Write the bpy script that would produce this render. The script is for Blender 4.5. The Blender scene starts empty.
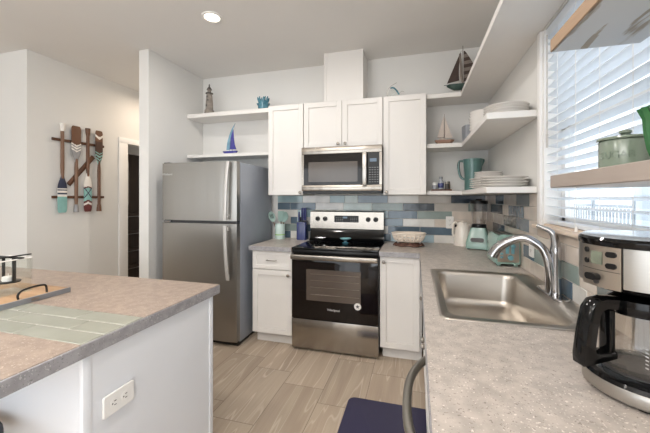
import bpy, bmesh, math, random
from mathutils import Vector, Matrix
random.seed(7)
C = bpy.context.scene.collection
SC = bpy.context.scene
PI = math.pi
R = math.radians

# ------------------------------------------------------------------ camera, world, light, exposure
cam = bpy.data.cameras.new('camera')
cam.sensor_width = 36.0
cam.lens = 322.0 / 650.0 * 36.0
cam.shift_y = -18.5 / 650.0
cam.clip_start = 0.02
camo = bpy.data.objects.new('camera', cam)
C.objects.link(camo)
camo.location = (0, 0, 1.36)
camo.rotation_euler = (R(90), 0, R(15.8))
SC.camera = camo

world = bpy.data.worlds.new('sky')
SC.world = world
world.use_nodes = True
wn = world.node_tree.nodes
wn['Background'].inputs['Color'].default_value = (0.90, 0.95, 1.0, 1)
wn['Background'].inputs['Strength'].default_value = 2.1

SC.view_settings.view_transform = 'Standard'
SC.view_settings.look = 'None'
SC.view_settings.gamma = 1.0
SC.view_settings.use_curve_mapping = False
SC.view_settings.exposure = 0.42
SC.cycles.use_denoising = True
SC.cycles.max_bounces = 10
SC.cycles.diffuse_bounces = 6
SC.cycles.glossy_bounces = 5
SC.cycles.transmission_bounces = 8
SC.cycles.transparent_max_bounces = 12
SC.cycles.sample_clamp_indirect = 5.0
SC.cycles.sample_clamp_direct = 8.0
SC.cycles.caustics_reflective = False
SC.cycles.caustics_refractive = False


def area_light(name, loc, rot, sx, sy, power, col, shape='RECTANGLE'):
    l = bpy.data.lights.new(name, 'AREA')
    l.shape = shape
    l.size = sx
    if shape == 'RECTANGLE':
        l.size_y = sy
    l.energy = power
    l.color = col
    o = bpy.data.objects.new(name, l)
    C.objects.link(o)
    o.location = loc
    o.rotation_euler = rot
    return o


# added fill lights behind the camera, at an assumed daylight opening 
for px0 in (-4.1, -2.4, -0.7):
    area_light('rear_fill_light', (px0, -4.2, 1.3), (R(90), 0, 0), 1.35, 2.1, 7, (0.92, 0.96, 1.0))
area_light('side_fill_light', (0.70, -2.1, 1.15), (0, R(90), 0), 2.0, 2.0, 42, (0.88, 0.94, 1.0))  # added side fill in an unseen opening, brightens island end and fridge side
# added fill aimed up at the ceiling for soft bounced light
area_light('ceiling_bounce_fill', (-1.3, -1.3, 1.95), (R(180), 0, 0), 0.5, 0.5, 104, (1.0, 0.985, 0.97))
# recessed ceiling lamps: the first is in view with its fixture, the rest assumed
for i, (lx, ly, lp) in enumerate([(-1.567, 2.227, 7), (-0.45, 1.9, 6), (-1.567, 0.4, 10), (-0.45, 0.4, 9),
                                  (-3.2, -0.8, 11), (-1.0, -1.4, 11)]):
    area_light('recessed_lamp', (lx, ly, 2.775), (0, 0, 0), 0.11, 0.11, lp, (1.0, 0.95, 0.90), 'DISK')
area_light('closet_fill_light', (-4.2, 3.3, 2.38), (0, 0, 0), 0.15, 0.15, 3, (1.0, 0.9, 0.8), 'DISK')  # added fill, lifts the closet wall above the dark cabinet
area_light('hall_lamp', (-3.1, 3.55, 2.72), (0, 0, 0), 0.2, 0.2, 7, (1.0, 0.82, 0.64), 'DISK')


# ------------------------------------------------------------------ materials
def lin(c):
    def f(v):
        v /= 255.0
        return v / 12.92 if v <= 0.04045 else ((v + 0.055) / 1.055) ** 2.4
    return (f(c[0]), f(c[1]), f(c[2]), 1.0)


def setin(b, name, v):
    if name in b.inputs:
        b.inputs[name].default_value = v


class NT:
    def __init__(self, name):
        self.m = bpy.data.materials.new(name)
        self.m.use_nodes = True
        self.t = self.m.node_tree
        self.b = self.t.nodes['Principled BSDF']
        self._co = None

    def n(self, kind, **kw):
        nd = self.t.nodes.new(kind)
        for k, v in kw.items():
            if k in nd.inputs:
                nd.inputs[k].default_value = v
            else:
                setattr(nd, k, v)
        return nd

    def l(self, a, b):
        self.t.links.new(a, b)

    def co(self, scale=(1, 1, 1), obj=True):
        tc = self.n('ShaderNodeTexCoord')
        mp = self.n('ShaderNodeMapping')
        mp.inputs['Scale'].default_value = scale
        self.l(tc.outputs['Object'], mp.inputs['Vector'])
        return mp.outputs['Vector']

    def math(self, op, a, b=None, c=None):
        nd = self.n('ShaderNodeMath', operation=op)
        for i, v in enumerate((a, b, c)):
            if v is None:
                continue
            if isinstance(v, (int, float)):
                nd.inputs[i].default_value = v
            else:
                self.l(v, nd.inputs[i])
        return nd.outputs[0]

    def ramp(self, fac, stops, interp='LINEAR'):
        nd = self.n('ShaderNodeValToRGB')
        nd.color_ramp.interpolation = interp
        e = nd.color_ramp.elements
        while len(e) > 1:
            e.remove(e[-1])
        e[0].position = stops[0][0]
        e[0].color = stops[0][1]
        for p, c in stops[1:]:
            x = e.new(p)
            x.color = c
        self.l(fac, nd.inputs['Fac'])
        return nd.outputs['Color']

    def mix(self, fac, a, b, blend='MIX'):
        nd = self.n('ShaderNodeMix', data_type='RGBA', blend_type=blend)
        for i, v in ((0, fac), (6, a), (7, b)):
            if isinstance(v, (int, float)):
                nd.inputs[i].default_value = v
            elif isinstance(v, tuple):
                nd.inputs[i].default_value = v
            else:
                self.l(v, nd.inputs[i])
        return nd.outputs[2]

    def bump(self, h, strength=0.1, dist=0.01):
        nd = self.n('ShaderNodeBump')
        nd.inputs['Strength'].default_value = strength
        nd.inputs['Distance'].default_value = dist
        self.l(h, nd.inputs['Height'])
        self.l(nd.outputs['Normal'], self.b.inputs['Normal'])


def plain(name, col, rough=0.5, metal=0.0, vary=0.04, scale=6.0, bump=0.0, bscale=60.0, coat=0.0, spec=None, alpha=None,
          trans=0.0, stretch=(1, 1, 1), emit=None):
    k = NT(name)
    c = lin(col)
    if vary > 0:
        nz = k.n('ShaderNodeTexNoise', Scale=scale, Detail=3.0)
        k.l(k.co(stretch), nz.inputs['Vector'])
        lo = tuple(max(0, v * (1 - vary)) for v in c[:3]) + (1,)
        hi = tuple(min(1, v * (1 + vary)) for v in c[:3]) + (1,)
        k.l(k.ramp(nz.outputs['Fac'], [(0.3, lo), (0.7, hi)]), k.b.inputs['Base Color'])
    else:
        k.b.inputs['Base Color'].default_value = c
    k.b.inputs['Roughness'].default_value = rough
    k.b.inputs['Metallic'].default_value = metal
    if coat:
        setin(k.b, 'Coat Weight', coat)
        setin(k.b, 'Coat Roughness', 0.06)
    if spec is not None:
        setin(k.b, 'Specular IOR Level', spec)
    if trans:
        setin(k.b, 'Transmission Weight', trans)
        setin(k.b, 'IOR', 1.45)
    if bump:
        nb = k.n('ShaderNodeTexNoise', Scale=bscale, Detail=2.0)
        k.l(k.co(stretch), nb.inputs['Vector'])
        k.bump(nb.outputs['Fac'], bump, 0.01)
    if emit:
        setin(k.b, 'Emission Color', lin(emit[0]))
        setin(k.b, 'Emission Strength', emit[1])
    return k.m


ROT = 0.0


def steel(name, col=(176, 172, 166), rough=0.3, axis=(1, 1, 120), bump=0.03, wave=0.0):
    k = NT(name)
    k.b.inputs['Metallic'].default_value = 1.0
    nz = k.n('ShaderNodeTexNoise', Scale=4.0, Detail=4.0)
    k.l(k.co(axis), nz.inputs['Vector'])
    c = lin(col)
    lo = tuple(v * 0.97 for v in c[:3]) + (1,)
    k.l(k.ramp(nz.outputs['Fac'], [(0.3, lo), (0.7, c)]), k.b.inputs['Base Color'])
    rr = k.math('MULTIPLY_ADD', nz.outputs['Fac'], 0.06, rough - 0.03)
    tg = k.n('ShaderNodeTangent', direction_type='RADIAL', axis='Z')
    k.l(tg.outputs[0], k.b.inputs['Tangent'])
    setin(k.b, 'Anisotropic', 0.75)
    setin(k.b, 'Anisotropic Rotation', ROT)
    k.l(rr, k.b.inputs['Roughness'])
    if wave:
        wv = k.n('ShaderNodeTexNoise', Scale=7.0, Detail=1.5)
        k.l(k.co((1, 1, 0.04)), wv.inputs['Vector'])
        k.bump(wv.outputs['Fac'], wave, 0.02)
    else:
        k.bump(nz.outputs['Fac'], bump * 0.3, 0.001)
    return k.m


def quartz(name, base, light, dark, amount=1.0):
    k = NT(name)
    co = k.co()
    n1 = k.n('ShaderNodeTexNoise', Scale=26.0, Detail=6.0)
    k.l(co, n1.inputs['Vector'])
    b = lin(base)
    c0 = k.ramp(n1.outputs['Fac'], [(0.38, tuple(v * 0.86 for v in b[:3]) + (1,)), (0.62, tuple(v * 1.10 for v in b[:3]) + (1,))])
    n2 = k.n('ShaderNodeTexNoise', Scale=150.0, Detail=2.0)
    k.l(co, n2.inputs['Vector'])
    n3 = k.n('ShaderNodeTexNoise', Scale=3.5, Detail=2.0)
    k.l(co, n3.inputs['Vector'])
    dens = k.math('MULTIPLY_ADD', n3.outputs['Fac'], 0.16, -0.08)
    f2 = k.math('ADD', n2.outputs['Fac'], dens)
    lf = k.ramp(f2, [(0.645, (0, 0, 0, 1)), (0.68, (1, 1, 1, 1))])
    c1 = k.mix(k.math('MULTIPLY', lf, 0.75 * amount), c0, lin(light))
    n4 = k.n('ShaderNodeTexNoise', Scale=170.0, Detail=2.0)
    mp = k.co((1, 1, 1))
    ad = k.n('ShaderNodeVectorMath', operation='ADD')
    ad.inputs[1].default_value = (7.3, 2.1, 5.5)
    k.l(mp, ad.inputs[0])
    k.l(ad.outputs[0], n4.inputs['Vector'])
    df = k.ramp(n4.outputs['Fac'], [(0.64, (0, 0, 0, 1)), (0.68, (1, 1, 1, 1))])
    c2 = k.mix(k.math('MULTIPLY', df, 0.6 * amount), c1, lin(dark))
    k.l(c2, k.b.inputs['Base Color'])
    k.b.inputs['Roughness'].default_value = 0.38
    return k.m


def floor_material():
    k = NT('wood_look_floor_tile')
    tc = k.n('ShaderNodeTexCoord')
    sp = k.n('ShaderNodeSeparateXYZ')
    k.l(tc.outputs['Object'], sp.inputs[0])
    W, L = 0.3035, 0.612
    u = k.math('DIVIDE', k.math('ADD', sp.outputs['X'], 1.24), W)
    col = k.math('FLOOR', u)
    fu = k.math('FRACT', u)
    v = k.math('DIVIDE', k.math('ADD', k.math('MULTIPLY_ADD', col, 0.153, sp.outputs['Y']), -2.35), L)
    row = k.math('FLOOR', v)
    fv = k.math('FRACT', v)
    cb = k.n('ShaderNodeCombineXYZ')
    k.l(col, cb.inputs[0])
    k.l(row, cb.inputs[1])
    wh = k.n('ShaderNodeTexWhiteNoise', noise_dimensions='3D')
    k.l(cb.outputs[0], wh.inputs['Vector'])
    rnd = wh.outputs['Value']
    # stretched grain, shifted per tile
    gv = k.n('ShaderNodeCombineXYZ')
    k.l(k.math('ADD', k.math('MULTIPLY', sp.outputs['X'], 4.6), k.math('MULTIPLY', rnd, 37.0)), gv.inputs[0])
    k.l(k.math('ADD', k.math('MULTIPLY', sp.outputs['Y'], 0.42), k.math('MULTIPLY', rnd, 19.0)), gv.inputs[1])
    n1 = k.n('ShaderNodeTexNoise', Scale=1.6, Detail=2.0, Distortion=0.25)
    k.l(gv.outputs[0], n1.inputs['Vector'])
    c0 = k.ramp(n1.outputs['Fac'], [(0.28, lin((156, 138, 120))), (0.44, lin((178, 160, 141))), (0.56, lin((190, 174, 155))), (0.72, lin((166, 149, 131)))])
    # pale veins = contour lines of the noise
    vv = k.math('ABSOLUTE', k.math('SUBTRACT', k.math('FRACT', k.math('MULTIPLY', n1.outputs['Fac'], 7.0)), 0.5))
    vein = k.ramp(vv, [(0.0, (1, 1, 1, 1)), (0.09, (0, 0, 0, 1))])
    n2 = k.n('ShaderNodeTexNoise', Scale=2.0, Detail=1.0)
    k.l(gv.outputs[0], n2.inputs['Vector'])
    c1 = k.mix(k.math('MULTIPLY', vein, k.math('MULTIPLY', n2.outputs['Fac'], 1.3)), c0, lin((222, 210, 192)))
    fine = k.n('ShaderNodeTexNoise', Scale=14.0, Detail=4.0)
    gf = k.n('ShaderNodeVectorMath', operation='MULTIPLY')
    gf.inputs[1].default_value = (4.0, 0.5, 1)
    k.l(gv.outputs[0], gf.inputs[0])
    k.l(gf.outputs[0], fine.inputs['Vector'])
    c2 = k.mix(0.25, c1, k.ramp(fine.outputs['Fac'], [(0.3, lin((140, 124, 108))), (0.7, lin((186, 172, 154)))]))
    br = k.math('MULTIPLY_ADD', rnd, 0.22, 0.86)
    hs = k.n('ShaderNodeHueSaturation')
    k.l(br, hs.inputs['Value'])
    k.l(c2, hs.inputs['Color'])
    # joints
    eu = k.math('MINIMUM', fu, k.math('SUBTRACT', 1.0, fu))
    ev = k.math('MINIMUM', fv, k.math('SUBTRACT', 1.0, fv))
    ju = k.math('LESS_THAN', eu, 0.0017 / W)
    jv = k.math('LESS_THAN', ev, 0.0017 / L)
    j = k.math('MAXIMUM', ju, jv)
    c3 = k.mix(j, hs.outputs['Color'], lin((112, 98, 86)))
    k.l(c3, k.b.inputs['Base Color'])
    k.b.inputs['Roughness'].default_value = 0.42
    return k.m


def wood(name, a, b, rough=0.5, axis=(1, 14, 14), scale=2.2):
    k = NT(name)
    nz = k.n('ShaderNodeTexNoise', Scale=scale, Detail=5.0, Distortion=0.8)
    k.l(k.co(axis), nz.inputs['Vector'])
    k.l(k.ramp(nz.outputs['Fac'], [(0.3, lin(a)), (0.7, lin(b))]), k.b.inputs['Base Color'])
    k.b.inputs['Roughness'].default_value = rough
    k.bump(nz.outputs['Fac'], 0.08, 0.004)
    return k.m


def glass_thin(name, tint=(250, 252, 252), refl=0.08):
    m = bpy.data.materials.new(name)
    m.use_nodes = True
    t = m.node_tree
    t.nodes.remove(t.nodes['Principled BSDF'])
    out = t.nodes['Material Output']
    tr = t.nodes.new('ShaderNodeBsdfTransparent')
    tr.inputs[0].default_value = lin(tint)
    gl = t.nodes.new('ShaderNodeBsdfGlossy')
    gl.inputs['Roughness'].default_value = 0.03
    lw = t.nodes.new('ShaderNodeLayerWeight')
    lw.inputs['Blend'].default_value = 0.25
    ml = t.nodes.new('ShaderNodeMath')
    ml.operation = 'MULTIPLY_ADD'
    ml.inputs[1].default_value = 0.30
    ml.inputs[2].default_value = refl * 0.5
    t.links.new(lw.outputs['Facing'], ml.inputs[0])
    mx = t.nodes.new('ShaderNodeMixShader')
    t.links.new(ml.outputs[0], mx.inputs[0])
    t.links.new(tr.outputs[0], mx.inputs[1])
    t.links.new(gl.outputs[0], mx.inputs[2])
    t.links.new(mx.outputs[0], out.inputs['Surface'])
    return m


def worn_paint():
    k = NT('grey_painted_shelf_wood')
    nz = k.n('ShaderNodeTexNoise', Scale=3.0, Detail=5.0, Distortion=0.5)
    k.l(k.co((6, 1.0, 3)), nz.inputs['Vector'])
    f = k.ramp(nz.outputs['Fac'], [(0.62, (0, 0, 0, 1)), (0.66, (1, 1, 1, 1))])
    k.l(k.mix(f, lin((186, 190, 194)), lin((140, 130, 116))), k.b.inputs['Base Color'])
    k.b.inputs['Roughness'].default_value = 0.5
    return k.m


M = {}
M['wall'] = plain('wall_paint', (217, 216, 213), 0.8, vary=0.012, scale=2, bump=0.02, bscale=140)
M['ceiling'] = plain('ceiling_paint', (222, 220, 217), 0.9, vary=0.012, scale=2, bump=0.03, bscale=120)
M['trimpaint'] = plain('white_trim_paint', (232, 231, 229), 0.45, vary=0.01)
M['cab'] = plain('white_cabinet_paint', (220, 217, 213), 0.38, vary=0.01, scale=3)
M['island'] = plain('white_island_panel', (226, 228, 232), 0.42, vary=0.01, scale=3)
M['shelf'] = plain('white_shelf_paint', (222, 219, 215), 0.42, vary=0.012, scale=4)
M['toekick'] = plain('toe_kick_paint', (214, 211, 208), 0.6, vary=0.02)
M['floor'] = floor_material()
M['steel'] = steel('brushed_steel')
M['steelh'] = steel('brushed_steel_horizontal', (164, 157, 148), 0.24, (1, 1, 140), wave=0.5)
M['panel_steel'] = plain('satin_steel_panel', (176, 166, 154), 0.32, 0.9, vary=0.02)
M['teal_plastic'] = plain('teal_plastic', (104, 156, 166), 0.35, vary=0.02)
M['fridge'] = steel('fridge_steel', (158, 155, 150), 0.30, (1, 1, 160), 0.02, wave=0.25)
M['sinksteel'] = steel('sink_steel', (190, 183, 174), 0.3, (2, 2, 2), 0.0)
M['handle_steel'] = plain('bright_handle_metal', (200, 198, 195), 0.38, 0.55, vary=0.02)
M['chrome'] = plain('chrome', (176, 176, 178), 0.09, 1.0, vary=0.0)
M['nickel'] = plain('satin_nickel', (150, 144, 136), 0.3, 1.0, vary=0.02)
M['greysatin'] = plain('grey_satin_metal', (150, 146, 138), 0.34, 0.85, vary=0.03)
M['fridgeside'] = plain('fridge_side_grey', (152, 158, 168), 0.34, 0.1, vary=0.03, bump=0.02, bscale=200)
M['black'] = plain('black_plastic', (14, 14, 15), 0.3, vary=0.02, spec=0.35)
M['gloss_black'] = plain('glossy_black', (8, 8, 9), 0.08, vary=0.0, spec=0.35)
M['darkgrey'] = plain('dark_grey_plastic', (62, 62, 64), 0.45, vary=0.03)
M['oven_glass'] = plain('black_oven_glass', (20, 14, 12), 0.06, vary=0.0, spec=0.35)
M['oven_window'] = plain('oven_window', (84, 74, 66), 0.09, vary=0.05)
M['mw_glass'] = plain('microwave_glass', (26, 22, 20), 0.07, vary=0.0, spec=0.35)
M['mw_window'] = plain('microwave_window', (90, 84, 79), 0.1, vary=0.03)
M['rack'] = plain('oven_rack_metal', (150, 138, 126), 0.3, 0.7, vary=0.0)
M['display'] = plain('lit_display', (40, 60, 80), 0.2, vary=0.0, emit=((170, 190, 210), 0.22))
M['keygrey'] = plain('grey_key_printing', (118, 118, 118), 0.5, vary=0.0)
M['glyph'] = plain('pale_printing', (205, 205, 205), 0.5, vary=0.0)
M['white'] = plain('white_plastic', (236, 234, 230), 0.35, vary=0.01)
M['ceramic'] = plain('white_china', (236, 233, 229), 0.18, vary=0.01, coat=0.3)
M['quartz'] = quartz('speckled_taupe_countertop', (176, 167, 159), (232, 224, 216), (92, 82, 76))
M['quartz_island'] = quartz('speckled_island_top_warm_lit', (150, 134, 122), (194, 178, 164), (104, 86, 76), 1.0)  # browner copy of the counter laminate, warm ceiling light put into its colour
M['edge'] = quartz('speckled_edge_daylight_grey', (150, 148, 150), (190, 188, 188), (84, 80, 80), 1.0)  # laminate edges coloured grey to imitate cool window daylight on them
M['mat'] = plain('navy_floor_mat', (50, 48, 76), 0.6, vary=0.05, scale=3, bump=0.05, bscale=300)
M['mint'] = plain('mint_enamel', (140, 170, 160), 0.22, vary=0.01, coat=0.4)
M['mint_pale'] = plain('pale_mint_ceramic', (206, 226, 220), 0.3, vary=0.01)
M['green_band'] = plain('lime_band', (140, 196, 60), 0.4, vary=0.0)
M['mint_tool'] = plain('grey_mint_silicone', (150, 178, 170), 0.45, vary=0.03)
M['darkwood'] = wood('dark_brown_wood', (70, 44, 30), (104, 68, 46), axis=(14, 14, 1))
M['handlewood'] = wood('brown_handle_wood', (92, 64, 46), (138, 104, 78), axis=(14, 14, 1))
M['blue'] = plain('cobalt_blue', (48, 56, 104), 0.25, vary=0.05, coat=0.3)
M['blue_knife'] = plain('dark_blue_handle', (34, 42, 110), 0.3, vary=0.03)
M['teal_clay'] = plain('teal_glaze', (82, 116, 112), 0.28, vary=0.10, scale=14, coat=0.3)
M['teal_shiny'] = plain('bright_teal_glaze', (66, 116, 132), 0.25, vary=0.16, scale=30, coat=0.3)
M['green_can'] = plain('sage_green_ceramic', (112, 124, 110), 0.2, vary=0.03, coat=0.4)
M['green_vase'] = plain('emerald_green_glaze', (48, 98, 58), 0.15, vary=0.08, coat=0.5)
M['cream'] = plain('cream_enamel', (238, 230, 220), 0.28, vary=0.01, coat=0.3)
M['cream_basket'] = plain('cream_openwork', (226, 214, 200), 0.5, vary=0.03)
M['wicker'] = plain('brown_wicker', (92, 62, 50), 0.6, vary=0.2, scale=40, bump=0.3, bscale=80)
M['stone'] = plain('weathered_grey_stone', (132, 124, 116), 0.7, vary=0.25, scale=30, bump=0.3, bscale=60)
M['stone_dark'] = plain('dark_pewter', (74, 70, 68), 0.5, vary=0.2, scale=30)
M['sail_blue'] = plain('violet_blue_glass', (62, 62, 138), 0.2, vary=0.2, scale=12, coat=0.4)
M['sail_teal'] = plain('pale_teal_glass', (110, 150, 172), 0.2, vary=0.15, scale=12, coat=0.4)
M['rust'] = plain('dark_rusted_metal', (66, 52, 46), 0.5, 0.3, vary=0.2, scale=25)
M['rust_light'] = plain('pale_verdigris_slat', (124, 114, 106), 0.5, 0.2, vary=0.1, scale=25)
M['verdigris'] = plain('verdigris_green', (52, 72, 66), 0.5, 0.2, vary=0.2, scale=25)
M['hull_tan'] = wood('tan_hull_wood', (122, 90, 72), (150, 116, 96), axis=(1, 14, 14))
M['sailcloth'] = plain('beige_sailcloth', (190, 178, 168), 0.7, vary=0.05)
M['bluegrey'] = plain('blue_grey_ceramic', (158, 161, 168), 0.4, vary=0.06)
M['clear'] = glass_thin('clear_glass', (254, 255, 254), 0.08)
M['pane'] = glass_thin('window_pane_glass', (252, 254, 255), 0.06)
M['smoke'] = glass_thin('clear_blender_plastic', (251, 250, 249), 0.14)
M['carafe_glass'] = glass_thin('carafe_glass', (246, 244, 241), 0.12)
M['water'] = plain('dark_tinted_plastic', (60, 62, 66), 0.15, vary=0.0, coat=0.4)
M['blind'] = plain('white_blind_slat', (240, 244, 248), 0.45, vary=0.0)
_t = M['blind'].node_tree
_tr = _t.nodes.new('ShaderNodeBsdfTranslucent')
_tr.inputs['Color'].default_value = (0.9, 0.93, 0.96, 1)
_mx = _t.nodes.new('ShaderNodeMixShader')
_mx.inputs[0].default_value = 0.3
_t.links.new(_t.nodes['Principled BSDF'].outputs[0], _mx.inputs[1])
_t.links.new(_tr.outputs[0], _mx.inputs[2])
_t.links.new(_mx.outputs[0], _t.nodes['Material Output'].inputs['Surface'])
M['wand'] = plain('grey_wand', (176, 170, 164), 0.4, vary=0.0)
M['shelf_front'] = wood('beige_shelf_edge', (152, 141, 133), (162, 151, 143), axis=(14, 1, 14))
M['shelf_raw'] = wood('raw_pine_shelf_edge', (158, 132, 108), (174, 148, 122), axis=(14, 1, 14))
M['worn'] = worn_paint()
M['sillwood'] = wood('pale_beige_sill', (206, 188, 170), (216, 200, 184), axis=(14, 1, 14))
M['beigetrim'] = plain('pale_beige_wall_panel', (216, 202, 188), 0.6, vary=0.02)
M['grout'] = plain('pale_grout', (196, 190, 182), 0.8, vary=0.05)
M['grout_dark'] = plain('grey_grout', (172, 168, 160), 0.8, vary=0.05)
M['navy_seat'] = plain('dark_navy_seat', (34, 36, 46), 0.5, vary=0.05)
M['trayside'] = plain('zinc_strip', (134, 136, 140), 0.45, 0.4, vary=0.08)
M['traywood'] = wood('oak_tray_wood', (150, 118, 88), (184, 150, 116), axis=(1, 12, 12))
M['black_iron'] = plain('black_wrought_iron', (24, 24, 25), 0.45, 0.3, vary=0.05)
M['wax'] = plain('white_wax', (238, 236, 232), 0.5, vary=0.0)
M['slatwood'] = wood('weathered_fence', (150, 156, 162), (176, 182, 188))
M['siding'] = plain('pale_house_siding', (196, 204, 212), 0.7, vary=0.03)
M['roofing'] = plain('grey_roof', (150, 156, 164), 0.8, vary=0.08)
M['ground'] = plain('pale_gravel_ground', (206, 208, 210), 0.9, vary=0.08, scale=3)
M['lampglow'] = plain('lamp_diffuser', (255, 248, 238), 0.5, vary=0.0, emit=((255, 240, 220), 6.0))
M['closet'] = wood('espresso_cabinet', (38, 30, 26), (58, 46, 40), axis=(8, 8, 1))
M['sticker'] = plain('white_sticker', (226, 224, 220), 0.5, vary=0.0)

TILE = {}
for key, col in dict(w=(222, 219, 213), c=(212, 200, 188), g=(138, 152, 147), p=(190, 203, 197), t=(158, 181, 185),
                     s=(88, 106, 120), d=(54, 64, 74), b=(112, 130, 142), l=(162, 184, 194), n=(190, 183, 174), e=(106, 112, 110)).items():
    TILE[key] = plain('glazed_tile_' + dict(w='white', c='cream', g='sage', p='pale_green', t='pale_teal', s='slate_blue', d='dark_slate',
                      b='blue_grey', l='light_blue', n='sand', e='pewter')[key], col, 0.12, vary=0.10, scale=9, bump=0.22, bscale=16, coat=0.2)
M['inlay'] = plain('glazed_tile_grey_green', (142, 143, 132), 0.24, vary=0.08, scale=7, bump=0.05, bscale=20)
OAR = {k: plain('oar_paint_' + n, c, 0.5, vary=0.06, scale=20) for k, (n, c) in dict(
    br=('brown', (98, 66, 46)), dk=('dark_brown', (70, 46, 36)), hd=('handle_brown', (112, 82, 62)), nv=('navy', (48, 54, 76)), wh=('white', (226, 222, 216)),
    tl=('teal', (130, 176, 172)), gy=('grey', (140, 140, 142)), rd=('dark_red', (92, 42, 42))).items()}


# ------------------------------------------------------------------ mesh building
class MB:
    def __init__(self, mats=None):
        self.bm = bmesh.new()
        self.M = Matrix.Identity(4)
        self.mats = mats

    def add(self, verts, faces, mi=0):
        vs = [self.bm.verts.new(self.M @ Vector(v)) for v in verts]
        for f in faces:
            try:
                fc = self.bm.faces.new([vs[i] for i in f])
                fc.material_index = mi
            except ValueError:
                pass
        return self

    def box(self, x0, x1, y0, y1, z0, z1, bev=0.0, seg=2, mi=0):
        t = bmesh.new()
        bmesh.ops.create_cube(t, size=1.0)
        for v in t.verts:
            v.co = ((x0 + x1) / 2 + v.co.x * (x1 - x0), (y0 + y1) / 2 + v.co.y * (y1 - y0), (z0 + z1) / 2 + v.co.z * (z1 - z0))
        if bev > 0:
            bev = min(bev, 0.49 * min(abs(x1 - x0), abs(y1 - y0), abs(z1 - z0)))
            bmesh.ops.bevel(t, geom=t.edges[:], offset=bev, segments=seg, affect='EDGES', profile=0.5)
        t.verts.index_update()
        self.add([v.co.copy() for v in t.verts], [[v.index for v in f.verts] for f in t.faces], mi)
        t.free()
        return self

    def loft(self, loops, cap0=True, cap1=True, closed=False, mi=0):
        n = len(loops[0])
        verts = [p for lp in loops for p in lp]
        faces = []
        m = len(loops)
        for i in range(m if closed else m - 1):
            a, b = i * n, ((i + 1) % m) * n
            for j in range(n):
                k = (j + 1) % n
                faces.append([a + j, a + k, b + k, b + j])
        if not closed:
            if cap0:
                faces.append(list(range(n))[::-1])
            if cap1:
                faces.append([(m - 1) * n + j for j in range(n)])
        return self.add(verts, faces, mi)

    def lathe(self, prof, c=(0, 0, 0), seg=32, mi=0, sx=1.0, sy=1.0, cap=True):
        loops = []
        for r, z in prof:
            r = max(r, 0.0004)
            loops.append([(c[0] + sx * r * math.cos(2 * PI * k / seg), c[1] + sy * r * math.sin(2 * PI * k / seg), c[2] + z) for k in range(seg)])
        return self.loft(loops, cap, cap, False, mi)

    def cyl(self, p0, p1, r0, r1=None, seg=20, mi=0):
        return self.tube([p0, p1], [r0, r0 if r1 is None else r1], seg, mi=mi)

    def tube(self, pts, r, seg=10, closed=False, mi=0, flat=1.0, up=None):
        pts = [Vector(p) for p in pts]
        n = len(pts)
        rs = r if isinstance(r, (list, tuple)) else [r] * n
        loops = []
        prev = None
        for i, p in enumerate(pts):
            if closed:
                d = pts[(i + 1) % n] - pts[i - 1]
            else:
                d = pts[min(i + 1, n - 1)] - pts[max(i - 1, 0)]
            d.normalize()
            if prev is None:
                a = Vector(up) if up else (Vector((0, 0, 1)) if abs(d.z) < 0.9 else Vector((1, 0, 0)))
                u = (a - d * a.dot(d)).normalized()
            else:
                u = (prev - d * prev.dot(d)).normalized()
            prev = u
            w = d.cross(u)
            loops.append([p + u * (rs[i] * math.cos(2 * PI * k / seg)) + w * (rs[i] * flat * math.sin(2 * PI * k / seg)) for k in range(seg)])
        return self.loft(loops, True, True, closed, mi)

    def prism(self, poly, plane, a, b, mi=0):
        f = {'xy': lambda p, h: (p[0], p[1], h), 'xz': lambda p, h: (p[0], h, p[1]), 'yz': lambda p, h: (h, p[0], p[1])}[plane]
        return self.loft([[f(p, a) for p in poly], [f(p, b) for p in poly]], mi=mi)

    def ball(self, c, r, sx=1, sy=1, sz=1, seg=16, mi=0):
        prof = [(math.sin(PI * i / 10), -math.cos(PI * i / 10)) for i in range(11)]
        loops = [[(c[0] + r * sx * max(q, 0.01) * math.cos(2 * PI * k / seg), c[1] + r * sy * max(q, 0.01) * math.sin(2 * PI * k / seg), c[2] + r * sz * z) for k in range(seg)] for q, z in prof]
        return self.loft(loops, mi=mi)

    def mesh(self, name, mat, ang=38):
        bm = self.bm
        bmesh.ops.recalc_face_normals(bm, faces=bm.faces[:])
        for f in bm.faces:
            f.smooth = True
        ca = R(ang)
        for e in bm.edges:
            if len(e.link_faces) == 2:
                if e.link_faces[0].normal.angle(e.link_faces[1].normal, 0) > ca:
                    e.smooth = False
        me = bpy.data.meshes.new(name)
        bm.to_mesh(me)
        bm.free()
        for m in (self.mats or [mat]):
            me.materials.append(M[m] if isinstance(m, str) else m)
        return me


def part(name, mb, mat, parent, label=None, ang=38):
    o = bpy.data.objects.new(name, mb.mesh(name, mat, ang))
    C.objects.link(o)
    o.parent = parent
    if label:
        o['label'] = label
    return o


def tag(o, label, cat, group=None):
    o['label'] = label
    o['category'] = cat
    if group:
        o['group'] = group
    return o


def thing(name, label, cat, loc=(0, 0, 0), rz=0.0, group=None):
    o = bpy.data.objects.new(name, None)
    C.objects.link(o)
    o.empty_display_size = 0.05
    o.location = loc
    o.rotation_euler = (0, 0, rz)
    return tag(o, label, cat, group)


def solo(name, mb, mat, label, cat, loc=(0, 0, 0), rz=0.0, group=None, ang=38):
    o = bpy.data.objects.new(name, mb.mesh(name, mat, ang))
    C.objects.link(o)
    o.location = loc
    o.rotation_euler = (0, 0, rz)
    return tag(o, label, cat, group)


def struct(name, mb, mat, parent=None):
    o = bpy.data.objects.new(name, mb.mesh(name, mat))
    C.objects.link(o)
    if parent:
        o.parent = parent
    else:
        o['kind'] = 'structure'
    return o


def copy_tree(o, parent=None):
    c = o.copy()
    C.objects.link(c)
    c.parent = parent
    for ch in list(o.children):
        copy_tree(ch, c)
    return c


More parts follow.
